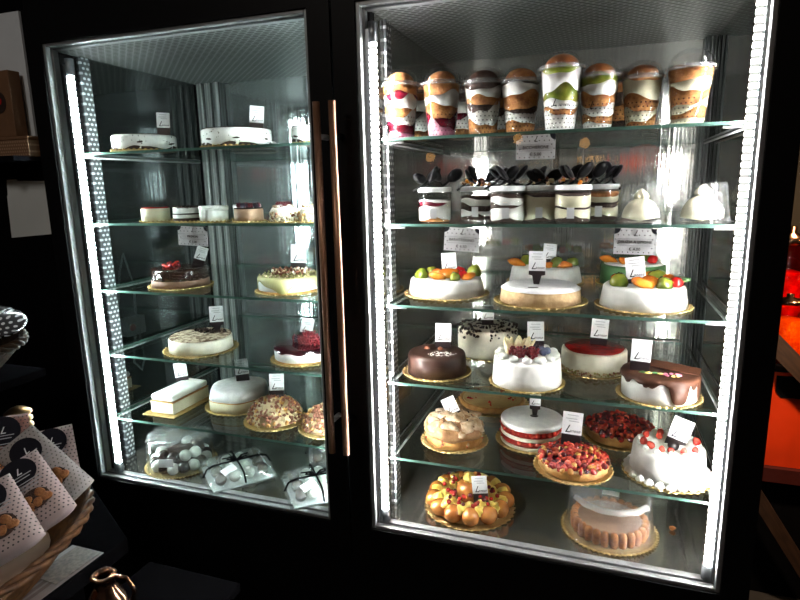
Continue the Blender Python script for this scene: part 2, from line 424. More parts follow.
def scatter(name, root, mats, n, place, r, sub=1, amp=.25, flat=1.0, kind=None):
    b = MB()
    for k in range(n):
        c = place(k); rr = r * R_.uniform(.65, 1.3)
        b.blob(c, rr, sub, amp, (1, R_.uniform(.6, 1), flat), R_.randrange(len(mats)), Euler((R_.uniform(0, 3), R_.uniform(0, 3), R_.uniform(0, 3))))
    return b.build(name, mats, root, True, kind=kind)
def disk_pt(R, z, dome=0):
    def f(k):
        a = R_.uniform(0, 2 * PI); q = math.sqrt(R_.random()); return (R * q * cos(a), R * q * sin(a), z + dome * (1 - q * q) + R_.uniform(-.001, .002))
    return f
def cap_drip(root, name, R, h, drip, mat, th=.0016):
    prof = [(R + th, -1)] + [(R + th, h - .004), (R + th - .003, h + th * .6), (R * .8, h + th), (0, h + th)]
    fn = lambda r, z, t: (r, h - drip(t)) if z < 0 else (r, z)
    b = MB().lathe(prof, 160, fn=fn); o = b.build(name, mat, root, True)
    s = o.modifiers.new('thick', 'SOLIDIFY'); s.thickness = .001; s.offset = -1
    return o
# shared small fruit
def m_rasp():
    b = MB()
    for i in range(7):
        z = .0075 - i * .0025; rr = .0085 * math.sqrt(max(.05, 1 - ((i - 2.6) / 4.6) ** 2)) * .85
        n = max(1, int(rr / .0017))
        for k in range(n): b.blob((rr * cos(2 * PI * k / n + i), rr * sin(2 * PI * k / n + i), z), .0027, 1)
    b.blob((0, 0, .0005), .0072, 1); return b
rasp_me = m_rasp().mesh('raspberry', rasp_m, True); blackb_me = m_rasp().mesh('blackberry', black_berry, True)
def sphere_me(n, r, m, amp=0, sub=2, sc=(1, 1, 1)): return MB().blob((0, 0, 0), r, sub, amp, sc).mesh(n, m, True)
currant_me = sphere_me('currant', .0055, red_fruit); currant_d = sphere_me('dark_currant', .0055, red_dark)
blue_me = sphere_me('blueberry', .0065, blue_berry, .05)
straw_me = MB().lathe([(0, -.004), (.006, -.003), (.0085, .002), (.007, .008), (.004, .012), (0, .0145)], 16).mesh('strawberry', strawberry_m, True)
def dollop_b(r, h, n=7, tw=2.2):
    fn = lambda q, z, t: (q * (1 + .16 * cos(n * t + z / h * tw * 2)), z)
    return MB().lathe([(0, 0), (r * .9, 0), (r, h * .25), (r * .82, h * .5), (r * .5, h * .75), (r * .2, h * .93), (0, h)], 42, fn=fn)
dollop_me = dollop_b(.011, .015).mesh('cream_dollop', cream_white, True)
puff_me = sphere_me('cream_puff', .0115, cream_white, .05, 3, (1, 1, .8))
custard_me = dollop_b(.015, .02, 6).mesh('custard_dollop', custard, True)
candy = []
for m, nm in ((orange_f, 'candied_orange'), (green_f, 'candied_lime'), (red_f, 'candied_cherry'), (orange_f, 'candied_apricot')):
    sc = {'candied_cherry': (.8, .8, .75), 'candied_lime': (1.15, .9, .8)}.get(nm, (1.25, .8, .55))
    candy.append((nm, sphere_me(nm, .0145, m, .34, 2, sc)))
green_slice = MB().lathe([(0, 0), (.02, .0), (.022, .004), (.017, .006), (0, .0055)], 20, sx=1.2, sy=.6).mesh('candied_green_slice', leaf_green, True)
def cake(name, label, cat, x, y, z, group=None, rz=0): return thing(name, label, cat, (x, y, z), rz, group)
# ---- price cards
card_me = MB().box(-.022, .022, -.0006, .0006, 0, .052).mesh('card', white_card)
chip_me = MB().poly([(-.006, -.020), (.006, -.020), (.012, .008), (.0215, .010), (.0215, .022), (-.0215, .022), (-.0215, .010), (-.012, .008)], -.0017, .0017).mesh('pick', black_card)
block_me = MB().poly([(-.014, -.022), (.014, -.022), (.0215, -.006), (.0215, .022), (-.0215, .022), (-.0215, -.006)], -.0017, .0017).mesh('pick', black_card)
fp = MB()
for z, x0, x1 in ((.044, -.012, .012), (.036, -.015, .010), (.030, -.008, .014)): fp.box(x0, x1, -.0009, -.0005, z, z + .0018)
fine_me = fp.mesh('fine_print', grey_ink)
def price_card(where, x, y, z, dz, ch, roll=0, yaw=None, lean=.12):
    # the foot of the chip stands in the cake; the card's bottom edge is dz above the foot
    if yaw is None: yaw = math.atan2(x - 1.48, y + 1.28) * -1 * .85
    t = thing('price_card', 'small white price card ' + where, 'card', (x, y, z), 0, 'price cards on the cakes', (-lean, math.radians(roll), yaw))
    s = ch / .052
    z1 = max(dz, .006)
    c = inst(card_me, 'card', t, (0, 0, z1), (0, 0, 0), s)
    inst(text_mesh('L', .026, ink, .45), 'lettering', c, (-.010, -.0008, .012))
    inst(text_mesh('anese', .0105, ink, .4), 'lettering', c, (.0065, -.0008, .0085))
    inst(fine_me, 'fine_print', c)
    inst(chip_me if dz >= .03 else block_me, 'pick', t, (0, .0021, z1 - .020), (0, 0, 0), (s, 1, 1))
    return t
# ------------------------------------------------------------------ RIGHT BAY
S1, S2, S3, S4, S5 = SH
CY = -.34
# --- top shelf: trifle cups
def layer_stack(root, Rf, bounds, seg=48):
    """bounds: list of (name, material, ztop, wave amplitude, waves, phase); each layer one solid part"""
    low = lambda t: .003
    for nm, mt, z, a, n, ph in bounds:
        hi = (lambda z, a, n, ph: lambda t: z + a * sin(n * t + ph) + a * .4 * sin((2 * n + 1) * t + ph * 2))(z, a, n, ph)
        b = MB(); vs = []; fs = []
        for k in range(seg):
            t = 2 * PI * k / seg; l, h = low(t) + .0002, hi(t)
            if h < l + .0006: h = l + .0006
            for zz in (l, (l + h) / 2, h):
                r = Rf(zz); vs.append((r * cos(t), r * sin(t), zz))
        for k in range(seg):
            q = (k + 1) % seg
            fs += [(3 * k, 3 * q, 3 * q + 1, 3 * k + 1), (3 * k + 1, 3 * q + 1, 3 * q + 2, 3 * k + 2)]
        fs += [[3 * k for k in range(seg)][::-1], [3 * k + 2 for k in range(seg)]]
        b.add(vs, fs).build(nm, mt, root, True)
        low = hi
W = [('sponge_layer', sponge), ('cream_layer', cream_white), ('berry_layer', berry), ('chocolate_layer', choc_matt), ('custard_layer', cream_yellow), ('kiwi_layer', green_f), ('pink_layer', berry_pink)]
SP, CR, BE, CH, CU, KI, PK = W
def trifle_cup(label, x, y, h, dome, fill, ball=sponge_dark, s=1.0, logo=False, ballr=.0345, group='trifle cups on the top shelf', yaw=None):
    rz = -math.atan2(x - 1.48, y + 1.28) if yaw is None else yaw
    t = thing('trifle_cup', label, 'dessert cup', (x, y, S1), rz, group)
    rb, rt = .0320 * s, .0445 * s
    rad = lambda z: rb + (rt - rb) * max(0, min(1, z / h))
    MB().lathe([(0, 0), (rb, 0), (rad(h * .5), h * .5), (rt, h), ], 48).build('cup', cup_m, t, True)
    MB().lathe([(rt - .001, h - .006), (rt + .0048, h - .005), (rt + .005, h + .001), (rt, h + .003), (rt - .003, h + .001), (rt - .001, h - .006)], 48).build('lid_rim', lid_rim_m, t, True)
    pr = [(rt - .001, h + .002)]
    for k in range(1, 9):
        a = PI / 2 * k / 8; pr.append((max(0, (rt - .001) * cos(a) ** .8) if k < 8 else 0, h + .002 + dome * sin(a)))
    MB().lathe(pr, 40).build('dome_lid', clear, t, True)
    layer_stack(t, lambda z: rad(z) - .0013, [(nm, mt, q * h, a, n, ph) for (nm, mt), q, a, n, ph in fill])
    if ball:
        MB().blob((0, 0, h + .002), ballr * s, 3, .03, (1, 1, .74)).build('sponge_bun', ball, t, True)
    if logo:
        for body_, sz, x0, z0 in (('L', .022, -.014, h * .42), ('anese', .010, .005, h * .385)):
            me = text_mesh(body_, sz, ink, .45).copy(); r = rad(z0) + .0008
            for v in me.vertices:
                a = (v.co.x + x0) / r; rr = r + (v.co.z) * (rt - rb) / h
                v.co = Vector((rr * sin(a), -rr * cos(a), v.co.z + z0))
            inst(me, 'lettering', t)
    return t
trifle_cup('trifle cup with berry stains and a pink foot, leftmost on the top shelf', 1.008, .10, .127, .033, [(PK, .10, .004, 2, 0), (BE, .27, .006, 2, 1), (CR, .42, .010, 2, 2.4), (SP, .58, .008, 2, .5), (CR, .73, .008, 3, 4.2), (BE, .80, .005, 2, 5), (SP, .97, .002, 3, 0)], sponge)
trifle_cup('trifle cup with purple berry layers and a pale bun, second from the left', 1.111, .10, .122, .034, [(PK, .22, .012, 2, .2), (BE, .38, .009, 2, 1.5), (SP, .58, .006, 2, 0), (CR, .78, .007, 2, 3), (SP, .98, .002, 3, 0)], sponge)
trifle_cup('trifle cup with dark chocolate bun and white spotted band, third from the left', 1.210, .10, .117, .031, [(SP, .22, .008, 2, 1), (CR, .50, .012, 2, 2.2), (CH, .56, .003, 2, 1), (SP, .70, .004, 3, 1), (CR, .86, .005, 2, 2), (CH, .99, .003, 3, 0)], choc_milk)
trifle_cup('trifle cup with chocolate line between sponge and cream, fourth from the left', 1.296, .10, .113, .032, [(SP, .20, .004, 2, 0), (CR, .38, .004, 2, 1), (CH, .46, .004, 2, 2), (SP, .74, .006, 2, 3), (CR, .93, .005, 3, 1), (CH, .98, .002, 2, 0)], sponge)
trifle_cup('tall white cream cup with green kiwi and printed name, fifth from the left', 1.386, .075, .131, .032, [(CR, .26, .006, 2, 1), (SP, .34, .004, 2, 1), (CR, .46, .004, 2, 0), (KI, .62, .010, 2, 4.2), (CR, .90, .006, 2, 2), (KI, .98, .003, 3, 0)], sponge_dark, 1.0, True)
trifle_cup('kiwi and sponge trifle cup with printed name, sixth from the left', 1.463, .09, .111, .031, [(CR, .10, .003, 2, 0), (SP, .24, .004, 2, 1), (CR, .42, .005, 2, 2), (SP, .64, .006, 2, 1), (CR, .82, .004, 2, 3), (KI, .98, .003, 3, 0)], sponge_dark, .94, True)
trifle_cup('yellow custard trifle cup with brown bun, second from the right', 1.550, .10, .102, .032, [(SP, .16, .010, 1, 1), (CU, .34, .006, 2, 1), (SP, .54, .010, 1, 4), (CU, .92, .004, 2, 1), (SP, .985, .003, 4, 1)], sponge_dark, .92)
trifle_cup('custard trifle cup under an empty clear dome, rightmost on the top shelf', 1.640, .085, .112, .034, [(CU, .12, .004, 1, 0), (SP, .20, .010, 1, 2), (CU, .38, .010, 1, 1), (SP, .60, .006, 2, 1), (CU, .74, .005, 1, 2), (SP, .98, .003, 2, 0)], None, .98)
trifle_cup('trifle cup with orange bun half hidden behind the leftmost cup', 1.010, .215, .122, .033, [(SP, .24, .006, 2, 1), (CR, .48, .010, 2, 3), (CH, .62, .004, 2, 1), (CR, .84, .005, 2, 2), (SP, .98, .003, 2, 0)], sponge)
trifle_cup('trifle cup standing behind the gap between second and third cups', 1.125, .235, .118, .030, [(SP, .26, .006, 2, 1), (CR, .44, .006, 2, 3), (BE, .58, .006, 2, 1), (CR, .80, .005, 2, 2), (CH, .98, .003, 2, 0)], choc_milk)
trifle_cup('dark trifle cup standing behind the third and fourth cups', 1.232, .225, .118, .030, [(SP, .20, .006, 2, 1), (CR, .46, .008, 2, 3), (CH, .62, .006, 2, 1), (SP, .80, .005, 2, 2), (CH, .98, .003, 2, 0)], choc_milk)
trifle_cup('chocolate trifle cup standing behind the second-from-right custard cup', 1.512, .23, .112, .030, [(CH, .26, .006, 2, 1), (SP, .56, .008, 2, 3), (CH, .82, .006, 2, 1), (SP, .98, .003, 2, 0)], choc_milk)
# --- second shelf: jars with lids and spoons, lemon domes
def spoon_mb():
    b = MB(); b.tube([(-.028, 0, 0), (-.005, 0, .004), (.012, 0, .012)], [.0022, .0024, .003], 8)
    b.blob((.022, 0, .019), .015, 2, 0, (1.25, .9, .4), 0, Euler((0, -.6, 0))); return b
spoon_me = spoon_mb().mesh('spoon', M('black spoon plastic', (.004, .004, .005), .35, spec=.12), True)
def jar(label, x, y, fill, nsp, topping=None, s=1.0, lidded=True):
    t = thing('dessert_jar', label, 'jar', (x, y, S2), -math.atan2(x - 1.48, y + 1.28), 'lidded jars on the second shelf')
    r = .0405 * s; h = .074
    MB().lathe([(0, 0), (r * .86, 0), (r, .006), (r, h - .014), (r * .94, h - .008), (r * .94, h)], 44).build('glass_jar', jar_glass, t, True)
    layer_stack(t, lambda z: r * (.86 + .12 * min(1, z / .008)) - .0006, [(nm, mt, q * h, a, n, ph) for (nm, mt), q, a, n, ph in fill])
    MB().lathe([(0, h), (r * 1.0, h), (r * 1.02, h + .001), (r * 1.02, h + .0095), (r * .98, h + .0115), (0, h + .0115)], 44).build('lid', white_plastic, t, True)
    zt = h + .013
    for k in range(nsp + 2):
        a = R_.uniform(-.9, .9) + PI * (k % 2)
        inst(spoon_me, 'spoon', t, (R_.uniform(-.012, .012) + (k - nsp / 2 - .5) * .011, -.004 + R_.uniform(-.008, .014), zt + .001), (R_.uniform(-.7, .7), R_.uniform(-.45, .0), a), R_.uniform(1.0, 1.25))
    if topping: scatter('crumble_topping', t, topping, 22, disk_pt(r * .9, zt + .003, .012), .0055, 1, .3)
    MB().box(-.012, .004, -r - .0012, -r - .0004, .012, .036).build('paper_label', white_card, t)
    return t
jar('jar of white cream over golden crumbs with pink rim, leftmost on the second shelf', 1.092, .10, [(SP, .14, .004, 3, 0), (CR, .62, .008, 1, 1), (BE, .68, .003, 2, 0), (CR, .74, .002, 2, 0)], 3)
jar('layered chocolate jar set back behind its neighbours, second from the left', 1.182, .17, [(CH, .20, .004, 3, 0), (CR, .36, .003, 2, 1), (CH, .56, .005, 2, 1), (CR, .74, .003, 2, 0), (CH, .84, .002, 2, 0)], 2, [sponge, orange_f, nut_brown])
jar('jar of white cream cut by a dark wavy line, third from the left', 1.270, .10, [(CH, .12, .004, 3, 0), (CR, .52, .006, 1, 1), (CH, .60, .004, 2, 1), (CR, .80, .003, 2, 0), (CH, .90, .002, 2, 0)], 3)
jar('jar nearly all vanilla cream with crumb heap on lid, fourth from the left', 1.345, .125, [(CH, .12, .004, 3, 0), (CU, .82, .003, 2, 1), (CH, .92, .003, 2, 1)], 2, [nut_brown, nut_pale, choc_matt])
jar('jar of vanilla cream with one thin chocolate line, fifth from the left', 1.418, .10, [(CH, .18, .004, 3, 0), (CU, .44, .002, 2, 1), (CH, .50, .002, 2, 1), (CU, .84, .002, 2, 1), (CH, .92, .002, 1, 0)], 2, [nut_pale, nut_brown, orange_f])
jar('jar of beige cream and thick chocolate bands beside the lemon domes, rightmost jar', 1.478, .175, [(CH, .18, .003, 3, 0), (CU, .46, .003, 2, 1), (CH, .62, .003, 2, 1), (CU, .78, .002, 2, 1), (SP, .90, .002, 1, 0)], 3)
# small orange-topped cups behind the jars
def lemon(label, x, y, s=1.0):
    t = thing('lemon_dessert', label, 'dessert', (x, y, S2), 0, 'lemon desserts under clear covers')
    r = .050 * s
    fl = lambda q, z, a: (q * (1 + .026 * cos(22 * a)), z)
    MB().lathe([(r, .001), (r * .80, .083), (r * .76, .085), (0, .085)], 104, fn=fl).build('clear_cover', clear_lid, t, True)
    MB().lathe([(0, 0), (r * 1.04, 0), (r * 1.05, .003), (r * .9, .004), (0, .004)], 44).build('tray', clear_lid, t, True)
    pr = [(0, .004)]
    for k in range(9):
        a = PI / 2 * k / 8; pr.append((.039 * s * cos(a) if k < 8 else 0, .012 + .044 * s * sin(a)))
    MB().lathe(pr, 40).build('cream_dome', cream_yellow, t, True)
    dollop_b(.015 * s, .022 * s, 6).build('cream_swirl', cream_yellow, t, True, loc=(0, 0, .054 * s))
lemon('pale lemon dome cake under a clear ribbed cover, next to the jars', 1.562, .10, .98)
lemon('pale lemon dome cake under a clear ribbed cover, beside the right light tube', 1.684, .105, 1.08)
# --- third shelf
def candied(root, R, z, items):
    for nm, x, y, s, rz in items:
        k = [c for c in candy if c[0] == nm]
        me = k[0][1] if k else green_slice
        inst(me, nm, root, (x, y, z + .0085 * s), (R_.uniform(-.4, .4), R_.uniform(-.4, .4), rz), s * 1.22)
def glazed(label, x, y, R, h, items, bR=1.1, group='white cakes with candied fruit'):
    t = cake('candied_fruit_cake', label, 'cake', x, y, S3, group)
    board(t, R * bR)
    body(t, 'white_icing', R, BT, BT + h, cream_white, .010, .94, wob(.006, 4))
    candied(t, R, BT + h, items); return t
O, G, C, A, L_ = 'candied_orange', 'candied_lime', 'candied_cherry', 'candied_apricot', 'candied_green_slice'
glazed('white iced cake with candied fruit on its gold board, left end of third shelf', 1.088, .225, .104, .044,
       [(G, -.062, -.035, 1.15, .4), (G, -.050, .030, 1.0, 1), (A, -.012, -.048, 1.0, .2), (O, .010, -.010, 1.35, .6), (A, -.030, .01, 1.1, 2), (G, .038, -.060, .9, 1.5), (C, .052, -.02, .95, 0), (C, .030, .035, 1.1, 0), (G, .070, .028, 1.2, .3), (O, .072, -.030, 1.0, 1), (G, -.005, .06, 1.1, 2)])
t = cake('sugared_cake', 'cake with flat snow-white sugared top and beige side, middle of third shelf', 'cake', 1.344, .180, S3)
board(t, .114)
body(t, 'sponge', .100, BT, BT + .032, sponge_pale, .004, .97)
body(t, 'icing_sugar_top', .098, BT + .0321, BT + .041, sugar, .007, .93)
MB().box(-.012, .012, -.002, .002, 0, .0015).build('chocolate_sliver', black_card, t, loc=(-.012, -.060, BT + .0408), rot=(0, 0, .2))
t = glazed('white iced cake piled with orange and green candied fruit, right end of third shelf', 1.584, .178, .098, .050,
       [(G, -.058, -.042, 1.2, .4), (A, -.060, .020, 1.1, 1), (A, -.008, -.055, 1.15, .2), (O, .018, -.020, 1.2, .6), (G, .040, -.052, 1.15, 1.5), (C, .066, -.030, 1.05, 0), (L_, -.040, .03, 1.0, 2), (G, .03, .032, 1.3, .3), (O, .058, .022, 1.25, 1), (L_, .074, .0, 1.05, 2.2), (G, -.01, .055, 1.1, 2), (A, .010, .05, 1.1, 0)])
glazed('white candied-fruit cake in the second row behind the sugared cake', 1.329, .480, .106, .046,
       [(O, -.080, -.02, 1.2, 0), (G, -.060, .02, 1.2, 1), (G, .032, -.03, 1.3, .5), (O, .058, -.036, 1.1, .3), (A, .010, -.05, 1.0, 2), (G, .075, .01, 1.1, 1), (C, .03, .04, 1, 0), (G, -.02, .05, 1.2, 2)], 1.06)
t = cake('marzipan_cake', 'cake with dark green marzipan side behind the right candied-fruit cake', 'cake', 1.575, .500, S3)
board(t, .100, gold_dark); body(t, 'green_marzipan', .090, BT, .058, leaf_green, .006, .98)
body(t, 'white_icing', .080, .0585, .064, cream_white, .003, .95)
candied(t, .08, .064, [(O, -.065, -.02, 1.1, 0), (A, -.03, -.05, 1, 1), (G, .03, .02, 1.1, 0), (C, .05, -.02, 1, 0)])
# --- fourth shelf
t = cake('chocolate_cake', 'glossy dark chocolate cake dotted with tiny silver beads, left end of fourth shelf', 'cake', 1.077, .160, S4)
board(t, .092); body(t, 'chocolate_glaze', .080, BT, .060, M('chocolate glaze', (.048, .022, .016), .45, col2=(.036, .016, .012), spec=.3, bump=.06, bscale=30), .012, .97, wob(.008, 5))
b = MB()
for k in range(80):
    a, q = R_.uniform(-.7, 1.2) - PI / 2, R_.uniform(.2, .68); b.blob((.08 * q * cos(a) + .015, .08 * q * sin(a), .0606), .0016, 1)
b.build('sugar_beads', white_plastic, t, True, kind='stuff')
for dx in (-.030, .008):
    MB().lathe([(0, 0), (.009, .0), (.007, .004), (0, .007)], 12).build('hazelnut_shard', nut_brown, t, True, loc=(dx, .012, .060), rot=(.3, .4, dx * 30))
t = cake('cookies_and_cream_cake', 'white cake with black crumbs spilling over its rim behind the chocolate cake', 'cake', 1.175, .375, S4)
board(t, .096); body(t, 'white_cream', .088, BT, .085, cream_ivory, .008, 1.0, ridged(.006, 1500))
def rimp(k):
    a = R_.uniform(0, 2 * PI); q = R_.choice([R_.uniform(.2, .9), R_.uniform(.85, 1.0), 1.012])
    return (.088 * q * cos(a), .088 * q * sin(a), .086 if q < 1.0 else R_.uniform(.066, .086) - .006 * R_.random())
scatter('cookie_crumbs', t, [choc_matt, black_card], 260, rimp, .0045, 1, .3, .6, 'stuff')
t = cake('berry_cream_cake', 'white whipped-cream cake crowned with physalis and mixed berries, centre of fourth shelf', 'cake', 1.319, .145, S4)
board(t, .094); body(t, 'whipped_cream', .087, BT, .072, cream_white, .010, .95, wob(.012, 7))
for k in range(13):
    a = 2 * PI * k / 13; inst(puff_me, 'cream_puff', t, (.068 * cos(a), .068 * sin(a), .076), (0, 0, a), R_.uniform(1.0, 1.25))
for dx, dy, rr in ((-.026, -.012, -.35), (-.010, -.006, .05), (.004, -.002, .3)):
    h = MB()
    for k in range(5):
        a = 2 * PI * k / 5; h.blob((.006 * cos(a), .006 * sin(a), .014), .008, 2, .05, (.5, .8, 2.1), 0, Euler((.35 * sin(a) * -1, .35 * cos(a), a)))
    h.build('physalis', physalis, t, True, loc=(dx - .010, dy - .004, .078), rot=(.1, rr, 0)).scale = (1.25, 1.25, 1.45)
for me, nm, dx, dy, s in ((rasp_me, 'raspberry', -.012, -.040, 1.25), (rasp_me, 'raspberry', .018, -.036, 1.3), (rasp_me, 'raspberry', -.030, -.026, 1.0), (blue_me, 'blueberry', .042, -.022, 1.2), (blue_me, 'blueberry', .050, -.006, 1.2), (blue_me, 'blueberry', .036, -.006, 1.3), (blackb_me, 'blackberry', .003, -.022, 1.1), (blackb_me, 'blackberry', .026, .002, 1.2)):
    inst(me, nm, t, (dx, dy - .004, .0815 + .006 * s), (R_.uniform(0, .6), 0, R_.uniform(0, 3)), s * 1.25)
t = cake('red_jelly_cake', 'pale cake with flat red jelly top and crumbed foot, fourth shelf', 'cake', 1.479, .300, S4)
board(t, .094); body(t, 'white_cream', .086, BT, .060, cream_ivory, .006, .98)
MB().lathe([(0, .0602), (.077, .0602), (.078, .0615), (.073, .0632), (0, .0634)], 48, fn=lambda r, z, a: (r * (1 + .03 * sin(5 * a)), z)).build('red_jelly', red_jelly, t, True)
scatter('crumbed_foot', t, [nut_green, nut_brown, nut_pale], 200, lambda k: (.0875 * cos(k * .0314 * 2 * 1.0), .0875 * sin(k * .0314 * 2), R_.uniform(.006, .014)), .0034, 1, .3, 1, 'stuff')
t = cake('chocolate_drip_cake', 'white cake half covered by chocolate drips with pink sugar flowers, right end of fourth shelf', 'cake', 1.628, .135, S4)
board(t, .094); body(t, 'white_cream', .084, BT, .058, cream_white, .004, .99, ridged(.008, 1300))
def dr(a):
    d = .010 + .004 * sin(9 * a) + .003 * sin(17 * a + 1)
    for c0, w, ln in ((-1.15, .30, .050), (-.35, .22, .052), (-.72, .12, .02), (.3, .3, .045), (-2.0, .10, .016), (-2.5, .08, .014), (1.3, .3, .04)):
        d = max(d, ln * max(0, 1 - (abs(a - c0 if a - c0 < PI else a - c0 - 2 * PI) / w) ** 4))
    return d
cap_drip(t, 'chocolate_glaze', .0848, .058, lambda a: dr(a if a < PI else a - 2 * PI), choc_milk)
MB().box(-.075, .055, -.018, .018, -.001, .0015).build('chocolate_plaque', choc_milk, t, bevel=.001, loc=(.033, .016, .066), rot=(.18, .07, -.25))
for k in range(8):
    a = k * .8; MB().blob((0, 0, 0), .005, 1, .2, (1, 1, .5)).build('sugar_petal', pink_sugar if k < 6 else yellow_sugar, t, True, loc=(.022 + .016 * cos(a), -.036 + .009 * sin(a) + .003, .0625))
for k in range(4): MB().blob((0, 0, 0), .006, 1, .2, (1.5, .7, .5)).build('sugar_leaf', yellow_sugar if k % 2 else leaf_green, t, True, loc=(-.040 + .013 * k, -.028 - .004 * (k % 2), .0625))
# --- fifth shelf
t = cake('toasted_cream_cake', 'swirled toasted cream cake sprinkled with nuts, left end of fifth shelf', 'cake', 1.116, .200, S5)
board(t, .094); body(t, 'sponge', .078, BT, .026, crust, .008, .98, wob(.03, 9))
sw = lambda r, z, a: (r * (1 + .06 * cos(6 * a + z * 90)), z + .004 * cos(6 * a + z * 90) * (1 if z > .03 else 0))
MB().lathe([(0, .026), (.077, .0262), (.082, .036), (.076, .052), (.058, .066), (.034, .076), (.014, .080), (0, .079)], 96, fn=sw).build('toasted_cream', M('dark seam cream', (.45, .26, .12), .55, col2=(.28, .13, .05), scale=60, bump=.4), t, True)  # darker brown body, so the gaps between the swirls look dark
big = dollop_b(.030, .026, 5, 1.6).mesh('cream_swirl', merin, True)
for k in range(8):
    a = 2 * PI * k / 8; inst(big, 'cream_swirl', t, (.054 * cos(a), .054 * sin(a), .050), (-.55 * sin(a), .55 * cos(a), a * 2), R_.uniform(.95, 1.12))
for k in range(4):
    a = 2 * PI * k / 4 + .4; inst(big, 'cream_swirl', t, (.022 * cos(a), .022 * sin(a), .066), (-.3 * sin(a), .3 * cos(a), a * 3), R_.uniform(.8, .95))
scatter('nut_sprinkle', t, [nut_brown, choc_matt, nut_pale], 70, lambda k: (lambda a, q: (.07 * q * cos(a), .07 * q * sin(a), (.088 - .030 * q * q)))(R_.uniform(0, 6.3), math.sqrt(R_.random())), .0030, 1, .3, 1, 'stuff')
scatter('candied_bits', t, [red_light, nut_brown, nut_pale], 26, lambda k: (.080 * cos(k * .9), .080 * sin(k * .9), R_.uniform(.012, .030)), .0038, 1, .3)
t = cake('pear_tart', 'flat golden tart with red flecks at the back of the fifth shelf', 'tart', 1.169, .500, S5)
board(t, .118, gold_dark); MB().lathe([(0, BT), (.100, BT), (.106, .012), (.106, .022), (.100, .025), (.096, .021), (0, .020)], 64, fn=lambda r, z, a: (r * (1 + .01 * cos(32 * a)), z)).build('tart_crust', crust, t, True)
body(t, 'tart_filling', .0945, .0203, .0235, M('tart custard', (.62, .42, .14), .35, col2=(.50, .28, .08), scale=24), .001)
scatter('fruit_flecks', t, [red_fruit, red_light], 26, lambda k: (lambda a, q: (q * cos(a), q * sin(a), .0245))(k // 5 * 1.2 + R_.uniform(-.1, .1), R_.uniform(.05, .08)), .0055, 1, .25, .5)
t = cake('strawberry_layer_cake', 'sugar-topped sponge cake with two strawberry layers, middle of fifth shelf', 'cake', 1.323, .262, S5)
board(t, .098); z = BT
body(t, 'sponge', .085, z, z + .0075, cream_ivory, .002)
for z0 in (z + .0077, z + .0342):
    body(t, 'strawberry_layer', .0820, z0, z0 + .0172, red_jelly, .001)
    for k in range(30):
        a = 2 * PI * k / 30
        o = inst(straw_me, 'strawberry_piece', t, (.0785 * cos(a), .0785 * sin(a), z0 + .0086), (R_.uniform(-.5, .5), PI / 2 * R_.choice([1, -1, .4]), a), R_.uniform(.72, .9))
body(t, 'sponge', .085, z + .0250, z + .0341, cream_ivory, .002)
body(t, 'sugared_top', .085, z + .0515, z + .066, sugar, .004)
MB().lathe([(0, 0), (.011, 0), (.011, .0018), (0, .002)], 24, sx=1, sy=.7).build('chocolate_disc', black_card, t, True, loc=(.006, .004, z + .066))
def fruit_tart(label, x, y, R, h, mats, rz):
    t = cake('red_fruit_tart', label, 'tart', x, y, S5, None, rz)
    board(t, R * 1.12)
    MB().lathe([(0, BT), (R * .93, BT), (R * .99, .010), (R, h * .55), (R * .97, h * .62), (R * .9, h * .55), (0, h * .5)], 64, fn=lambda r, z, a: (r * (1 + .012 * cos(40 * a)), z)).build('tart_crust', crust, t, True)
    body(t, 'fruit_filling', R * .90, h * .5, h * .66, red_dark, .006, .9)
    scatter('glazed_fruit', t, mats, 320, disk_pt(R * .98, h * .62, h * .50), .0078, 2, .18, .85, 'stuff')
    return t
fruit_tart('shiny red fruit tart at the front of the fifth shelf', 1.441, .128, .086, .046, [red_fruit, red_light, amber_fruit, red_dark, red_light, red_fruit], 0)
fruit_tart('darker red fruit tart set back behind the front one', 1.556, .352, .090, .050, [red_dark, red_fruit, red_dark, red_light, red_fruit], 1)
t = cake('strawberry_cream_cake', 'white cake ringed with piped shells and strawberries, right end of fifth shelf', 'cake', 1.663, .166, S5)
board(t, .104); body(t, 'white_cream', .088, BT, .078, cream_white, .012, .93, wob(.006, 5))
for k in range(24):
    a = 2 * PI * k / 24; inst(dollop_me, 'piped_shell', t, (.0915 * cos(a), .0915 * sin(a), BT + .0005), (0, 0, a), .98)
for k in range(14):
    a = 2 * PI * k / 14 + .2; inst(puff_me, 'cream_puff', t, (.066 * cos(a), .066 * sin(a), .080), (0, 0, a), .72)
for a, q, s in ((3.5, .063, 1.1), (3.9, .058, 1.1), (2.7, .058, 1.0), (1.9, .05, 1.0), (.8, .06, 1), (.15, .064, 1.1), (5.6, .066, .95), (5.15, .06, 1.0), (4.7, .055, .95), (2.3, .03, 1.0), (4.35, .062, .9)):
    inst(straw_me, 'strawberry', t, (q * cos(a), q * sin(a), .083), (R_.uniform(-.5, .5), R_.uniform(-.5, .5), a), s)
m = MB().lathe([(0, -.001), (.013, -.001), (.013, .001), (0, .0016)], 28).build('chocolate_medallion', black_card, t, True, loc=(.006, -.030, .088), rot=(.9, .1, -.1))
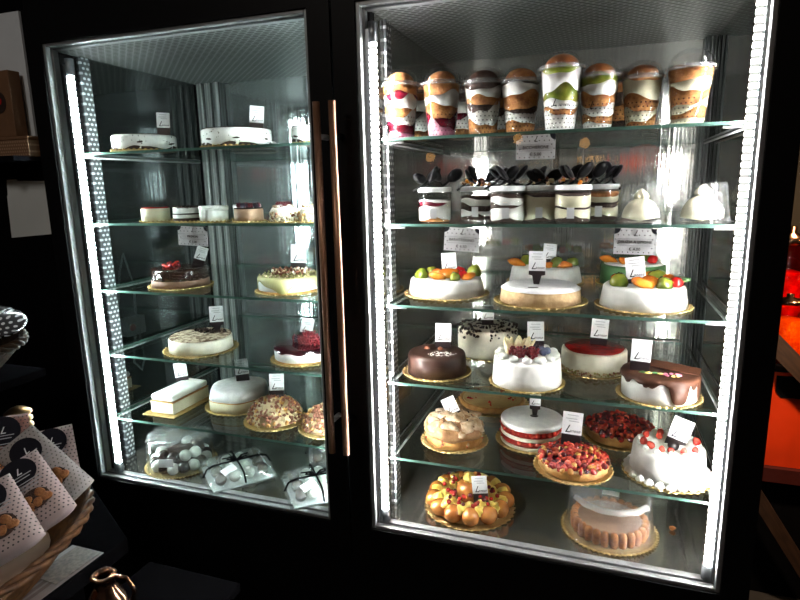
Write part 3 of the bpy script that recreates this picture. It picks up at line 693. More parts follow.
# --- right floor
t = cake('choux_crown', 'ring of caramel choux balls with custard and red berries, on the right bay floor', 'cake', 1.170, .158, FL)
board(t, .124, gold)
body(t, 'sponge', .098, BT, .030, sponge_pale, .01)
ball_me = sphere_me('choux_ball', .0255, choux, .05, 3, (1, 1, 1.0))
for k in range(13):
    a = 2 * PI * k / 13 + .12; inst(ball_me, 'choux_ball', t, (.098 * cos(a), .098 * sin(a), BT + .0245), (0, 0, R_.uniform(0, 6)), (R_.uniform(.93, 1.02), R_.uniform(.93, 1.02), .96))
    a += PI / 13
    inst(custard_me, 'custard_dollop', t, (.092 * cos(a), .092 * sin(a), .036), (-.55 * sin(a), .55 * cos(a), a), R_.uniform(1.0, 1.25))
    inst(custard_me, 'custard_dollop', t, (.066 * cos(a + .2), .066 * sin(a + .2), .032), (0, 0, a), R_.uniform(1.05, 1.3))
MB().lathe([(0, .028), (.036, .028), (.039, .045), (.036, .066), (.026, .080), (0, .086)], 32).build('caramel_bun', choux, t, True)
inst(custard_me, 'custard_dollop', t, (0, -.006, .083), (0, 0, 0), 1.15)
for k in range(34):
    if k < 22: a, q = -PI / 2 + R_.uniform(-2.3, 1.9), R_.uniform(.048, .078)
    else: a, q = R_.uniform(0, 2 * PI), R_.uniform(.075, .10)
    inst(currant_me if k % 3 else currant_d, 'currant', t, (q * cos(a), q * sin(a), .060 - (q - .06) * .12 + R_.uniform(-.003, .003)), (0, 0, 0), R_.uniform(.9, 1.25))
t = cake('domed_cake', 'brown biscuit-ringed cake under a wide clear plastic cover, right-hand corner of the cabinet floor', 'cake', 1.536, .160, FL)
board(t, .118, gold, 60)
for k in range(26):
    a = 2 * PI * k / 26; MB().lathe([(0, 0), (.0085, .001), (.0105, .006), (.0105, .030), (.007, .037), (0, .039)], 12).build('biscuit_finger', M('biscuit', (.48, .18, .035), .6, col2=(.30, .09, .018), scale=60) if k == 0 else bpy.data.materials['biscuit'], t, True, loc=(.086 * cos(a), .086 * sin(a), BT))
body(t, 'cream_filling', .080, BT, .036, mousse_brown, .006)
fl = lambda r, z, a: (r * (1 + .012 * cos(14 * a)), z)
MB().lathe([(.110, .004), (.106, .012), (.0985, .0953)], 112, fn=fl).build('clear_cover', glass('clear cover side', (.94, .95, .96), .06, .07, .07), t, True)
MB().lathe([(.0985, .0955), (.094, .1025), (.084, .1065), (.080, .1035), (0, .1045)], 112, fn=fl).build('cover_top', glass('frosted cover top', (.9, .9, .92), .06, .15, .30), t, True)
for r0, z0, q in ((.0985, .096, .0008), (.111, .006, .0014)):
    MB().tube([(r0 * cos(2 * PI * k / 80), r0 * sin(2 * PI * k / 80), z0) for k in range(81)], q, 6, cap=False).build('cover_rim', clear, t, True)
MB().box(-.020, .020, -.011, .011, .0, .0006).build('paper_label', white_card, t, loc=(.0, -.010, .1062), rot=(0, 0, -.1))
MB().blob((0, 0, .006), .008, 1, .3, (1.2, 1, .7)).build('cake_crumb', sponge, None, True, loc=(1.690, .20, FL))
tag(bpy.data.objects['cake_crumb'], 'orange-brown crumb lying alone on the cabinet floor at right', 'crumb')
# ------------------------------------------------------------------ hanging signs
def sign(label, x0, x1, zt, zb, title, price, tz, roll=0, bold=0):
    w, h = x1 - x0, zt - zb
    t = thing('hanging_sign', label, 'sign', ((x0 + x1) / 2, .0445, zt), 0, None, (0, math.radians(roll), 0))
    MB().box(-w / 2, w / 2, -.0006, .0006, -h, 0).build('sign_plate', white_card, t)
    b = MB()
    for j in range(6):
        for i in range(8):
            x, z = -w / 2 + w * (i + .5 + .5 * (j % 2) - .25) / 8, -h * (j + .5) / 6
            if j in (2, 3, 4) and 1 <= i <= 6: continue
            b.poly([(x + .0013 * cos(k), z + .0013 * sin(k)) for k in [q * PI / 3 for q in range(6)]], -.0010, -.0006)
    b.build('dot_print', ink, t)
    b = MB()
    for s in (-1, 1):
        b.poly([(s * w / 2, 0)] + [(s * (w / 2 - .012 * cos(a)), -.012 * sin(a)) for a in [q * PI / 12 for q in range(7)]], -.0011, -.0006)
    b.build('corner_print', ink, t)
    fr_ = MB(); x = w * .43
    for z in (-h * .40, -h * .66): fr_.box(-x, x, -.0010, -.0007, z, z + .0006)
    fr_.build('rule_print', grey_ink, t)
    inst(text_mesh(title, tz, grey_ink if not bold else ink, 0), 'lettering', t, (0, -.0009, -h * .52))
    inst(text_mesh(price, tz * 1.1, ink), 'lettering', t, (0, -.0009, -h * .80))
    inst(text_mesh('L', .016, ink, .45), 'lettering', t, (0, -.0009, -h * .20))
    b = MB(); b.box(-.006, .006, -.0012, .0008, -.004, .010); b.build('clear_clip', clear, t)
sign('dotted white sign hanging under the trifle cups', 1.296, 1.380, S1 - .0085, S1 - .061, 'BICCHIERONE', '\u20ac 5,00', .0088, 0, 1)
sign('tilted dotted white sign hanging under the jars', 1.132, 1.216, S2 - .0085, S2 - .064, 'BARATTOLINO', '\u20ac 4,50', .0088, 3, 1)
sign('dotted white sign hanging under the lemon desserts', 1.510, 1.594, S2 - .0085, S2 - .064, 'DELIZIA A LIMONE', '\u20ac 4,00', .0080, 1, 1)
sign('dotted white sign hanging under the mini cakes of the left door', .358, .457, S2 - .0085, S2 - .062, 'MIGNON', '\u20ac 3,00', .0088, 2, 1)
# ------------------------------------------------------------------ LEFT BAY
def cream_disc(label, x, y, R, h, sx=1):
    t = cake('cream_sponge_cake', label, 'cake', x, y, S1, 'white cakes on the top shelf behind the left door')
    board(t, R * 1.04, gold_dark)
    body(t, 'chocolate_base', R * 1.004, BT, BT + .0075, choc_matt, .002, 1, lambda r, z, a: (r, z + (.004 * sin(5 * a) + .002 * sin(9 * a) if z > BT + .003 and r > .02 else 0)))
    body(t, 'cream', R, BT + .0015, BT + h, cream_white, .005, 1, wob(.008, 6))
    scatter('chocolate_flakes', t, [choc_matt, choc_milk], 60, lambda k: (lambda a: (R * 1.003 * cos(a), R * 1.003 * sin(a), R_.uniform(.012, h)))(R_.uniform(0, 6.3)), .0016, 1, .3, 1, 'stuff')
    b = MB()
    for k in range(6):
        a = k * 1.07 + R_.uniform(-.2, .2); b.blob((R * .993 * cos(a), R * .993 * sin(a), h * R_.uniform(.45, .62)), .013, 2, .2, (.25, R_.uniform(.7, 1.3), .2), 0, Euler((R_.uniform(-.15, .15), 0, a)))
    b.build('dark_patches', choc_matt, t, True)
    body(t, 'chocolate_dusting', R * .97, BT + h + .0002, BT + h + .0018, choc_matt, .0005)
    return t
cream_disc('white cream cake with dark base, left end of top shelf behind left door', .200, .125, .089, .041)
cream_disc('taller white cream cake freckled with chocolate, middle of top shelf behind left door', .502, .150, .0955, .046)
cream_disc('white cream cake cut off by the door handles, top shelf behind left door', .755, .165, .078, .042)
cream_disc('low white cream cake peeping out behind the leftmost one on top shelf', .420, .360, .070, .030)
# second shelf: mini cakes
def mini_board(t, r): return board(t, r * 1.16, gold, 24)
def mini(name, label, x, y, fn, r=.040):
    t = cake(name, label, 'mini cake', x, y, S2, 'mini cakes on the second shelf behind the left door'); mini_board(t, r); fn(t, r); return t
def f_red(t, r): body(t, 'vanilla_cream', r, BT, .040, cream_yellow, .002); body(t, 'red_jelly', r * .99, .0402, .044, red_jelly, .002)
def f_choc_top(t, r): body(t, 'vanilla_cream', r, BT, .040, cream_ivory, .002); body(t, 'chocolate_top', r * .99, .0402, .044, choc, .002)
def f_layer(t, r):
    for nm, m_, a, c in (('chocolate_sponge', choc_matt, BT, .012), ('cream', cream_white, .0122, .022), ('chocolate_line', choc_matt, .0222, .0255), ('cream', cream_white, .0257, .040)):
        body(t, nm, r, a, c, m_, .0015, 1, wob(.03, 4, a * 300))
    scatter('chocolate_flakes', t, [choc_matt, choc_milk], 24, disk_pt(r * .9, .041), .004, 1, .3, .5)
def f_white(t, r): body(t, 'white_cream', r, BT, .034, cream_white, .002); body(t, 'cream_lid', r * 1.03, .0342, .046, cream_white, .003)
def f_berry(t, r):
    body(t, 'coffee_mousse', r, BT, .037, mousse_brown, .003); body(t, 'chocolate_top', r * .98, .0372, .040, choc, .001)
    for k in range(9):
        a = 2 * PI * k / 8; q = 0 if k == 8 else .026
        inst(rasp_me if k % 2 else blackb_me, 'raspberry' if k % 2 else 'blackberry', t, (q * cos(a), q * sin(a), .046), (0, 0, a), .8)
def f_dark(t, r):
    body(t, 'chocolate_mousse', r, BT, .038, choc, .004)
    for k in range(5): inst(rasp_me, 'raspberry', t, (.016 * cos(k * 1.3), .016 * sin(k * 1.3), .0445), (0, 0, k), .85)
def f_nut(mats):
    def f(t, r):
        body(t, 'cream_dome', r * .9, BT, .042, cream_ivory, .014)
        def pl(k):
            a = R_.uniform(0, 6.3); q = R_.random()
            return (r * .92 * cos(a), r * .92 * sin(a), .005 + q * .030) if q < .75 else (r * .8 * math.sqrt(R_.random()) * cos(a), r * .8 * math.sqrt(R_.random()) * sin(a), .042)
        scatter('nut_crumbs', t, mats, 150, pl, .0048, 1, .3, .7, 'stuff')
    return f
mini('mini_cheesecake', 'mini cream cake topped with red jelly, leftmost of the mini cakes', .232, .105, f_red)
mini('mini_cheesecake', 'mini vanilla cake with black top beside the red-topped one', .262, .205, f_choc_top)
mini('mini_layer_cake', 'mini white cake with a dark zigzag layer, second of the mini cakes', .342, .110, f_layer)
mini('mini_cream_cake', 'front mini white cake with a thick cream lid, behind the left door', .434, .110, f_white)
mini('mini_cream_cake', 'rear mini white cake half behind the other white one', .475, .215, f_white)
mini('mini_mousse_cake', 'mini coffee mousse cake topped with shiny berries', .550, .110, f_berry)
mini('mini_chocolate_cake', 'small black chocolate mini cake topped with raspberries in the second row', .610, .200, f_dark, .036)
mini('mini_nut_cake', 'mini cake coated in pale and brown nut chips', .664, .110, f_nut([nut_pale, nut_brown, cream_ivory]), .042)
mini('mini_nut_cake', 'mini cake coated in golden chopped nuts beside the door handles', .754, .110, f_nut([nut_pale, crust, nut_pale]), .042)
# third shelf
t = cake('chocolate_glaze_cake', 'black-glazed chocolate cake heaped with red currants, third shelf behind left door', 'cake', .245, .170, S3)
board(t, .096, gold)
body(t, 'coffee_mousse', .087, BT, .026, M('cocoa mousse', (.24, .13, .09), .5, bump=.2), .004, .98)
body(t, 'chocolate_body', .082, .0262, .058, choc, .006, .98)
cap_drip(t, 'chocolate_glaze', .083, .058, lambda a: .037 + .004 * sin(11 * a) + .003 * sin(23 * a), choc)
for k in range(40):
    a = R_.uniform(2.2, 5.2); q = R_.uniform(.02, .068)
    inst(currant_me if k % 3 else currant_d, 'currant', t, (q * cos(a) + .01, q * sin(a) * .7 - .006, .0645 + R_.uniform(0, .006)), (0, 0, 0), R_.uniform(.8, 1.1))
t = cake('pistachio_cake', 'pistachio-glazed cake topped with chopped nuts, third shelf behind the handles', 'cake', .632, .168, S3)
board(t, .098, gold)
body(t, 'white_cream', .088, BT, .046, cream_white, .003)
body(t, 'sponge_base', .0895, BT, .010, crust, .002)
cap_drip(t, 'pistachio_glaze', .0885, .047, lambda a: .026 + .013 * sin(4 * a + .6) + .004 * sin(9 * a), pist_cream)
scatter('pistachio_crumbs', t, [nut_green, pist_cream, nut_pale], 160, disk_pt(.086, .050), .003, 1, .3, .7, 'stuff')
scatter('chopped_nuts', t, [nut_brown, nut_pale, nut_brown, cream_ivory], 75, lambda k: (lambda a, q: (q * cos(a), q * sin(a) + .01, .054 + R_.uniform(0, .007)))(R_.uniform(0, 6.3), .058 * math.sqrt(R_.random())), .0062, 1, .3, .5, 'stuff')
# fourth shelf
t = cake('tiramisu_cake', 'round pale tiramisu dusted with cocoa, fourth shelf behind left door', 'cake', .292, .180, S4)
board(t, .114, gold)
body(t, 'mascarpone_cream', .098, BT, .044, cream_ivory, .005, .99)
body(t, 'cocoa_dusting', .094, .0442, .0465, M('cocoa on cream', (.66, .55, .40), .9, col2=(.15, .085, .05), scale=75, contrast=.07), .001)
scatter('chocolate_curls', t, [choc, choc_matt], 40, lambda k: (R_.uniform(-.05, .06), R_.uniform(.02, .06), .049), .0065, 1, .3, .4, 'stuff')
t = cake('raspberry_cheesecake', 'white cheesecake with glossy red glaze and raspberries, fourth shelf by the handles', 'cheesecake', .662, .178, S4)
board(t, .098, gold)
body(t, 'biscuit_base', .086, BT, .008, crust, .001); body(t, 'cream_cheese', .086, .0082, .040, cream_white, .003)
cap_drip(t, 'red_glaze', .0865, .040, lambda a: .006 + .003 * sin(9 * a), M('red mirror glaze', (.032, .0015, .006), .1, coat=.8))
for dx, dy, s, me in ((-.005, .0, 1.5, rasp_me), (.020, -.006, 1.4, rasp_me), (.044, .0, 1.5, rasp_me), (-.026, .012, 1.2, blackb_me), (.012, .016, 1.5, blackb_me), (.036, .02, 1.4, rasp_me), (.006, .006, 1.5, rasp_me), (-.038, .022, 1.2, rasp_me)):
    inst(me, 'raspberry' if me is rasp_me else 'blackberry', t, (dx, dy, .0415 + .0085 * s), (R_.uniform(-.4, .4), 0, R_.uniform(0, 3)), s)
inst(rasp_me, 'raspberry', t, (.030, .006, .068), (0, .5, 0), 1.5); inst(rasp_me, 'raspberry', t, (.002, .016, .068), (.3, 0, 0), 1.3)
# fifth shelf
t = cake('loaf_cake', 'white rectangular loaf cake on a gold board, left end of fifth shelf', 'cake', .172, .200, S5, None, -.02)
sc = MB(); pts = []
for (x0, y0, x1, y1, n) in ((-.062, -.108, .062, -.108, 14), (.062, -.108, .062, .108, 22), (.062, .108, -.062, .108, 14), (-.062, .108, -.062, -.108, 22)):
    for k in range(n):
        q = k / n; nx, ny = (y1 - y0), -(x1 - x0); l = math.hypot(nx, ny); s = .0016 * cos(PI * k)
        pts.append((x0 + (x1 - x0) * q + nx / l * s, y0 + (y1 - y0) * q + ny / l * s))
n = len(pts)
sc.add([(x, y, 0) for x, y in pts] + [(x, y, .0035) for x, y in pts], [list(range(n))[::-1], list(range(n, 2 * n))] + [(i, (i + 1) % n, n + (i + 1) % n, n + i) for i in range(n)])
sc.build('cake_board', gold, t)
MB().box(-.045, .045, -.088, .088, BT, .040).build('sponge', cream_yellow, t, bevel=.003)
MB().box(-.0455, .0455, -.0885, .0885, .0402, .043).build('caramel_line', crust, t, bevel=.001)
MB().box(-.045, .045, -.088, .088, .0432, .066).build('icing_sugar_top', cream_white, t, bevel=.010)
t = cake('sugared_oval_cake', 'rounded white sugared cake behind the front nut dome', 'cake', .362, .262, S5)
board(t, .112, gold)
hexf = lambda r, z, a: (r * (1 + .030 * cos(6 * a)), z)
body(t, 'sponge', .098, BT, .036, cream_yellow, .003, 1, hexf); body(t, 'caramel_line', .0985, .0362, .039, crust, .001, 1, hexf)
body(t, 'icing_sugar_top', .098, .0392, .072, sugar, .016, .96, hexf)
def nut_dome(label, x, y, R, h, mats):
    t = cake('nut_dome_cake', label, 'cake', x, y, S5); board(t, R * 1.14, gold)
    pr = [(0, BT)] + [((R * .93) * cos(PI / 2 * k / 8) if k < 8 else 0, BT + .004 + (h - .012) * sin(PI / 2 * k / 8)) for k in range(9)]
    MB().lathe(pr, 40).build('cream_dome', nut_pale, t, True)
    def pl(k):
        a = R_.uniform(0, 6.3); e = math.asin(R_.random()) ; return (R * .97 * cos(a) * cos(e), R * .97 * sin(a) * cos(e), BT + .005 + (h - .009) * sin(e))
    scatter('chopped_nuts', t, mats, 430, pl, .0068, 1, .3, .6, 'stuff')
nut_dome('dome cake covered in chopped nuts, in front of the sugared cake', .548, .178, .084, .076, [nut_pale, nut_brown, nut_brown, nut_brown, nut_brown, crust, nut_pale])
nut_dome('dome cake covered in chopped nuts, half hidden by the door handle', .735, .175, .080, .070, [nut_brown, nut_pale, nut_brown, nut_brown, crust, nut_brown])
# left floor: covered profiteroles and wrapped packs
prof_w = sphere_me('profiterole', .019, cream, .09, 2); prof_d = sphere_me('dark_profiterole', .019, choc, .09, 2)
t = cake('profiterole_tray', 'clear domed box of black and white profiteroles on the floor of the left bay', 'profiteroles', .210, .132, FL)
board(t, .112, gold, 60)
for k in range(16):
    a = 2 * PI * k / 16; inst(prof_w if k % 2 else prof_d, 'profiterole', t, (.080 * cos(a), .080 * sin(a), BT + .017), (k, 0, a))
for k in range(10):
    a = 2 * PI * k / 10; inst(prof_w if k % 3 == 0 else prof_d, 'profiterole', t, (.058 * cos(a), .058 * sin(a), BT + .046), (k, 0, a))
body(t, 'chocolate_mousse', .055, BT, .050, choc_matt, .01)
MB().lathe([(.108, .004), (.106, .012), (.101, .100)], 64).build('clear_cover', glass('smoky cake cover', (.88, .92, .92), .07, .07, .05), t, True)
MB().lathe([(.101, .1002), (.096, .110), (.080, .117), (.050, .120), (0, .121)], 64).build('cover_top', glass('frosted dome top', (.86, .92, .92), .07, .15, .20), t, True)
MB().box(-.022, .022, -.0010, -.0002, 0, .026).build('paper_label', white_card, t, loc=(.036, -.108, .044), rot=(-.05, 0, .35))
def gift_pack(label, x, y, rz, w, d, h, np_, rise=0):
    t = thing('wrapped_pack', label, 'sweets pack', (x, y, FL + rise), rz, 'ribboned packs of profiteroles')
    MB().box(-w / 2, w / 2, -d / 2, d / 2, 0, .006).build('tray', white_card if np_ % 2 == 0 else black_card, t, bevel=.002)
    for k in range(np_):
        i, j = k % 4, k // 4
        inst(prof_w if (k * 5 + j) % 3 else prof_d, 'profiterole', t, (-w * .34 + w * .68 * i / 3, -d * .32 + d * .64 * (j % 3) / 2, .024 + (.0 if j < 3 else .030)), (k, k, 0), .98)
    vs, fs, N = [], [], 12
    for sgn in (0, 1):
        for a in range(N + 1):
            for c in range(N + 1):
                u, v = a / N * 2 - 1, c / N * 2 - 1
                k = (max(0, (1 - u ** 6)) * max(0, (1 - v ** 6))) ** .5
                vs.append((u * w * .56, v * d * .56, .0065 + (h * (.12 + .88 * k) + .0025 * sin(9 * u + 4 * v) * k if sgn else 0)))
    st = (N + 1) ** 2
    for a in range(N):
        for c in range(N):
            i = a * (N + 1) + c; fs.append((st + i, st + i + 1, st + i + N + 2, st + i + N + 1))
    rim = [i for i in range(N + 1)] + [i * (N + 1) + N for i in range(1, N + 1)] + [N * (N + 1) + i for i in range(N - 1, -1, -1)] + [i * (N + 1) for i in range(N - 1, 0, -1)]
    for q in range(len(rim)):
        a, c = rim[q], rim[(q + 1) % len(rim)]; fs.append((a, c, st + c, st + a))
    MB().add(vs, fs).build('cellophane', film, t, True)
    def rib(fnc): 
        b = MB(); P = [fnc(-1 + 2 * k / 16) for k in range(17)]
        b.tube(P, .0028, 6); return b.build('ribbon', black_matt, t, True)
    hz = lambda q: .008 + h * (.12 + .88 * max(0, 1 - q ** 6) ** .5) + .0015
    rib(lambda q: (q * w * .56, 0, hz(q))); rib(lambda q: (0, q * d * .56, hz(q)))
    b = MB()
    for s in (-1, 1):
        b.tube([(0, 0, h + .010), (s * .012, -.006, h + .026), (s * .026, -.008, h + .028), (s * .030, 0, h + .018), (s * .016, .006, h + .012), (0, 0, h + .011)], .0026, 6)
        b.tube([(0, 0, h + .011), (s * .02, .014, h + .016), (s * .04, .026, h + .012)], .0022, 6)
    b.build('bow', black_matt, t, True)
    MB().box(-.022, .022, -.014, .014, 0, .0006).build('paper_label', white_card, t, loc=(-w * .20, -d * .30, h * 1.0 + .010), rot=(.35, -.2, .3))
gift_pack('flat cellophane pack with black ribbon beside the domed box', .430, .128, .85, .19, .18, .036, 12)
gift_pack('cellophane pack of white profiteroles in the front corner by the handles', .715, .115, .70, .17, .18, .036, 12)
gift_pack('cellophane pack with black ribbon in the second row behind the corner pack', .680, .335, .50, .19, .18, .048, 11)
# ------------------------------------------------------------------ price cards: foot, card bottom above foot, card height
for where, p, dz, ch, roll in (
    ('leaning among the candied fruit of the left cake on third shelf', (1.088, .265, 1.193), .018, .049, -4),
    ('with black chip in the flat sugared cake', (1.335, .170, 1.200), .030, .049, 1),
    ('standing in the right candied-fruit cake of third shelf', (1.568, .170, 1.205), .014, .051, -8),
    ('half hidden in the second-row candied-fruit cake', (1.339, .465, 1.203), .020, .045, 4),
    ('on the glossy dark chocolate cake', (1.088, .185, 1.003), .022, .051, 1),
    ('in the black-crumbed white cake', (1.175, .375, 1.030), .018, .043, 0),
    ('behind the berries of the whipped-cream cake', (1.336, .190, 1.022), .022, .050, -2),
    ('in the red jelly top', (1.489, .320, 1.008), .020, .052, 3),
    ('on the chocolate drip cake', (1.582, .120, 1.006), .024, .052, 2),
    ('tilted on the toasted cream cake', (1.120, .195, .810), .010, .046, -26),
    ('on the chocolate disc of the strawberry layer cake', (1.330, .267, .805), .030, .035, 1),
    ('in the front red fruit tart', (1.433, .150, .790), .024, .058, 3),
    ('leaning on the strawberry-ringed cream cake', (1.676, .165, .815), .012, .055, 16),
    ('beside the centre bun of the choux ring', (1.211, .112, .612), .020, .048, -6),
    ('at the far end of the white loaf', (.142, .250, .799), .016, .049, -5),
    ('at the back of the rounded sugared cake', (.360, .290, .806), .024, .053, -3),
    ('on top of the front nut dome', (.551, .190, .812), .016, .053, 2),
    ('at the back of the cocoa-dusted tiramisu', (.327, .220, .993), .034, .051, 0),
    ('behind the raspberries of the red-glazed cheesecake', (.635, .235, .990), .018, .045, 14),
    ('leaning at the back of the black-glazed cake', (.288, .200, 1.210), .022, .041, 20),
    ('in the nuts of the pistachio cake', (.632, .225, 1.208), .018, .054, 3),
    ('over the leftmost white cake of the left top shelf', (.250, .150, 1.600), .028, .043, 2),
    ('over the freckled white cake of the left top shelf', (.560, .160, 1.604), .022, .046, 5)):
    price_card(where, p[0], p[1], p[2], dz, ch, roll)
# ------------------------------------------------------------------ display rack at the left
rk = thing('display_rack', 'black display rack with shelves standing left of the cabinet', 'rack')
b = MB(); CT = Z0 + .17
n = 6; P = [(-.93, -1.15), (.556, -1.15), (.556, -.435), (.27, -.27), (-.93, -.27)]; n = 5
b.add([(x, y, CT - .035) for x, y in P] + [(x, y, CT) for x, y in P], [list(range(n))[::-1], list(range(n, 2 * n))] + [(i, (i + 1) % n, n + (i + 1) % n, n + i) for i in range(n)])
b.build('counter_top', black_gloss, rk, bevel=.003)
MB().box(-.90, .44, -1.05, -.46, 0, CT - .036).build('counter_body', black_matt, rk)
US = Z0 + .468
MB().box(-.93, .19, -.68, -.28, US - .02, US).build('upper_shelf', black_matt, rk, bevel=.002)
for y in (-.60, -.34): MB().box(-.80, -.76, y - .02, y + .02, CT, US - .021).build('post', black_matt, rk)
wu = thing('wall_unit', 'black shelf unit with pale grey back board beside the cabinet', 'shelf unit')
MB().box(-.93, -.062, .024, .044, 0, 2.2).build('unit_back', black_matt, wu)
MB().box(-.93, -.096, .016, .023, Z0 + 1.004, Z0 + 1.40).build('back_board', panel_grey, wu)
MB().box(-.93, -.066, -.085, .015, Z0 + .985, Z0 + 1.000).build('unit_shelf', black_matt, wu, bevel=.002)
t = thing('notice_sheet', 'blank pale paper sheet fixed to the black panel left of cabinet', 'paper', (0, 0, 0))
MB().poly([(-.262, Z0 + .760), (-.093, Z0 + .773), (-.092, Z0 + .931), (-.204, Z0 + .934), (-.206, Z0 + .938), (-.247, Z0 + .938), (-.251, Z0 + .892), (-.255, Z0 + .888)], .021, .0235).build('sheet', paper, t)
t = thing('gift_box', 'flat lace-patterned brown box on the shelf of the wall unit', 'box', (-.142, -.012, Z0 + 1.000))
MB().box(-.10, .080, -.027, .027, 0, .046).build('box_body', kraft_lace, t, bevel=.002)
MB().box(-.101, .081, -.0275, .0275, .0462, .056).build('box_lid', kraft, t, bevel=.002)
t = thing('biscuit_carton', 'brown upright carton with round dark emblem, standing on the lace box', 'carton', (-.180, -.012, Z0 + 1.0565), -.05)
MB().box(-.07, .072, -.018, .018, 0, .180).build('carton_body', kraft, t, bevel=.002)
MB().lathe([(0, 0), (.030, 0), (.030, .0012), (0, .0012)], 32).build('round_emblem', M('dark emblem', (.035, .018, .014), .5), t, loc=(.020, -.0182, .095), rot=(PI / 2, 0, 0))
MB().lathe([(0, 0), (.010, 0), (.010, .0012), (0, .0012)], 24).build('red_dot', red_lamp, t, loc=(.024, -.0198, .098), rot=(PI / 2, 0, 0))
t = thing('shelf_tag', 'tiny white tag under the wall unit shelf', 'tag', (-.150, -.086, Z0 + .978))
MB().poly([(-.012, 0), (.012, -.002), (.014, .010), (-.010, .012)], -.0006, .0004).build('tag_card', white_card, t)
# baskets
def basket(label, x, y, z, ax, ay, h, wicker):
    t = thing('wicker_basket', label, 'basket', (x, y, z))
    body_ = MB(); N = 96; rows = 13; vs, fs = [], []
    for j in range(rows):
        q = j / (rows - 1)
        for k in range(N):
            a = 2 * PI * k / N; rr = .58 + .42 * q ** .8 + .012 * (1 if (k // 2 + j) % 2 else -1)
            vs.append((ax * rr * cos(a), ay * rr * sin(a), .004 + q * h))
    for j in range(rows - 1):
        for k in range(N): fs.append((j * N + k, j * N + (k + 1) % N, (j + 1) * N + (k + 1) % N, (j + 1) * N + k))
    fs.append(list(range(N))[::-1])
    o = body_.add(vs, fs).build('woven_side', wicker, t, True)
    s = o.modifiers.new('thick', 'SOLIDIFY'); s.thickness = .006; s.offset = 0
    MB().lathe([(0, h * .5), (ax * .74, h * .5), (ax * .74, h * .52), (0, h * .58)], 40, sy=ay / ax).build('tissue_lining', kraft, t, True)
    for j in range(3):
        P = []
        for k in range(120):
            a = 2 * PI * k / 120; w = .008 * sin(14 * a + j * 2.1)
            P.append(((ax + .004 + w * .6) * cos(a), (ay + .004 + w * .6) * sin(a), h + .004 + .007 * cos(14 * a + j * 2.1)))
        P.append(P[0]); MB().tube(P, .0055, 8, cap=False).build('braided_rim', wicker, t, True)
    return t
basket('wicker basket of dotted biscuit pouches on the black counter', .415, -.760, CT, .200, .32, .106, wicker)
basket('smaller wicker basket on the upper rack shelf at the photo edge', .045, -.47, US, .205, .20, .085, M('shade-painted wicker', (.035, .016, .007), .7, spec=.1, col2=(.016, .007, .003), scale=60))  # same wicker painted darker, standing in for LED light kept off it
cookie_me = sphere_me('biscuit', .017, M('baked biscuit', (.40, .17, .05), .5, col2=(.24, .08, .02), scale=60, bump=.3), .12, 2, (1, 1, .7))
Rc = Matrix((r_, u_, -f_)).transposed()                     # columns right, up, towards the viewer
def pouch(label, c, roll, tilt, yaw, w, h, mt, logo=True, win='round', scale=1):
    q = thing('biscuit_pouch', label, 'pouch', c, 0, 'biscuit pouches in the basket')
    q.rotation_euler = Euler((tilt, roll, yaw), 'XYZ')
    N = 10; vs, fs = [], []
    for sgn in (-1, 1):
        for i in range(N + 1):
            for j in range(N + 1):
                u, v = i / N * 2 - 1, j / N * 2 - 1
                k = (1 - abs(u) ** 4) * (1 - max(0, v) ** 3) * (1 if v > -1 else .9)
                vs.append((u * w / 2, sgn * (.001 + .020 * max(0, k) * (.35 + .65 * (1 - v) / 2)), (v + 1) * h / 2))
    st = (N + 1) ** 2
    for i in range(N):
        for j in range(N):
            a = i * (N + 1) + j
            fs.append((a, a + 1, a + N + 2, a + N + 1)); fs.append((st + a, st + a + N + 1, st + a + N + 2, st + a + 1))
    rim = [i for i in range(N + 1)] + [i * (N + 1) + N for i in range(1, N + 1)] + [N * (N + 1) + i for i in range(N - 1, -1, -1)] + [i * (N + 1) for i in range(N - 1, 0, -1)]
    for a in range(len(rim)):
        x, y = rim[a], rim[(a + 1) % len(rim)]; fs.append((x, y, st + y, st + x))
    MB().add(vs, fs).build('paper_pouch', mt, q, True)
    if logo:
        l = MB().lathe([(0, 0), (w * .33, 0), (w * .33, .001), (0, .001)], 36).build('round_logo', ink, q, loc=(0, -.0125, h * .78), rot=(PI / 2 - .10, 0, 0))
        tm = text_mesh('L', w * .22, white_card, .4)
        inst(tm, 'lettering', l, (0, .0, .0014), (-PI / 2, 0, 0))
        b = MB()
        for k in range(2): b.box(-w * (.2 - .05 * k), w * (.2 - .05 * k), -w * .11 - .006 * k - .001, -w * .11 - .006 * k + .0007, .0011, .0014)
        b.build('fine_print', grey_ink, l)
    b = MB()
    for k in range(3): b.box(-w * .3, w * (.3 - .1 * (k == 2)), -.019, -.0185, h * .585 - k * .006, h * .585 - k * .006 + .0016)
    b.build('fine_print', grey_ink, q)
    if win:
        MB().lathe([(0, 0), (w * .26, 0), (w * .26, .0012), (0, .0012)], 36, sx=1, sy=.82).build('window_backing', choc_matt, q, loc=(0, -.0196, h * .32), rot=(PI / 2 - .02, 0, 0))
        for k, (dx, dz) in enumerate(((-.012, .004), (.010, .006), (.0, -.008), (.014, -.006), (-.014, -.008))):
            inst(cookie_me, 'biscuit', q, (dx * w / .085, -.0195, h * .32 + dz), (PI / 2, k, 0), (.55, .55, .35))
        inst(text_mesh('L', w * .16, ink, .4), 'lettering', q, (w * .22, -.0170, h * .10))
    return q
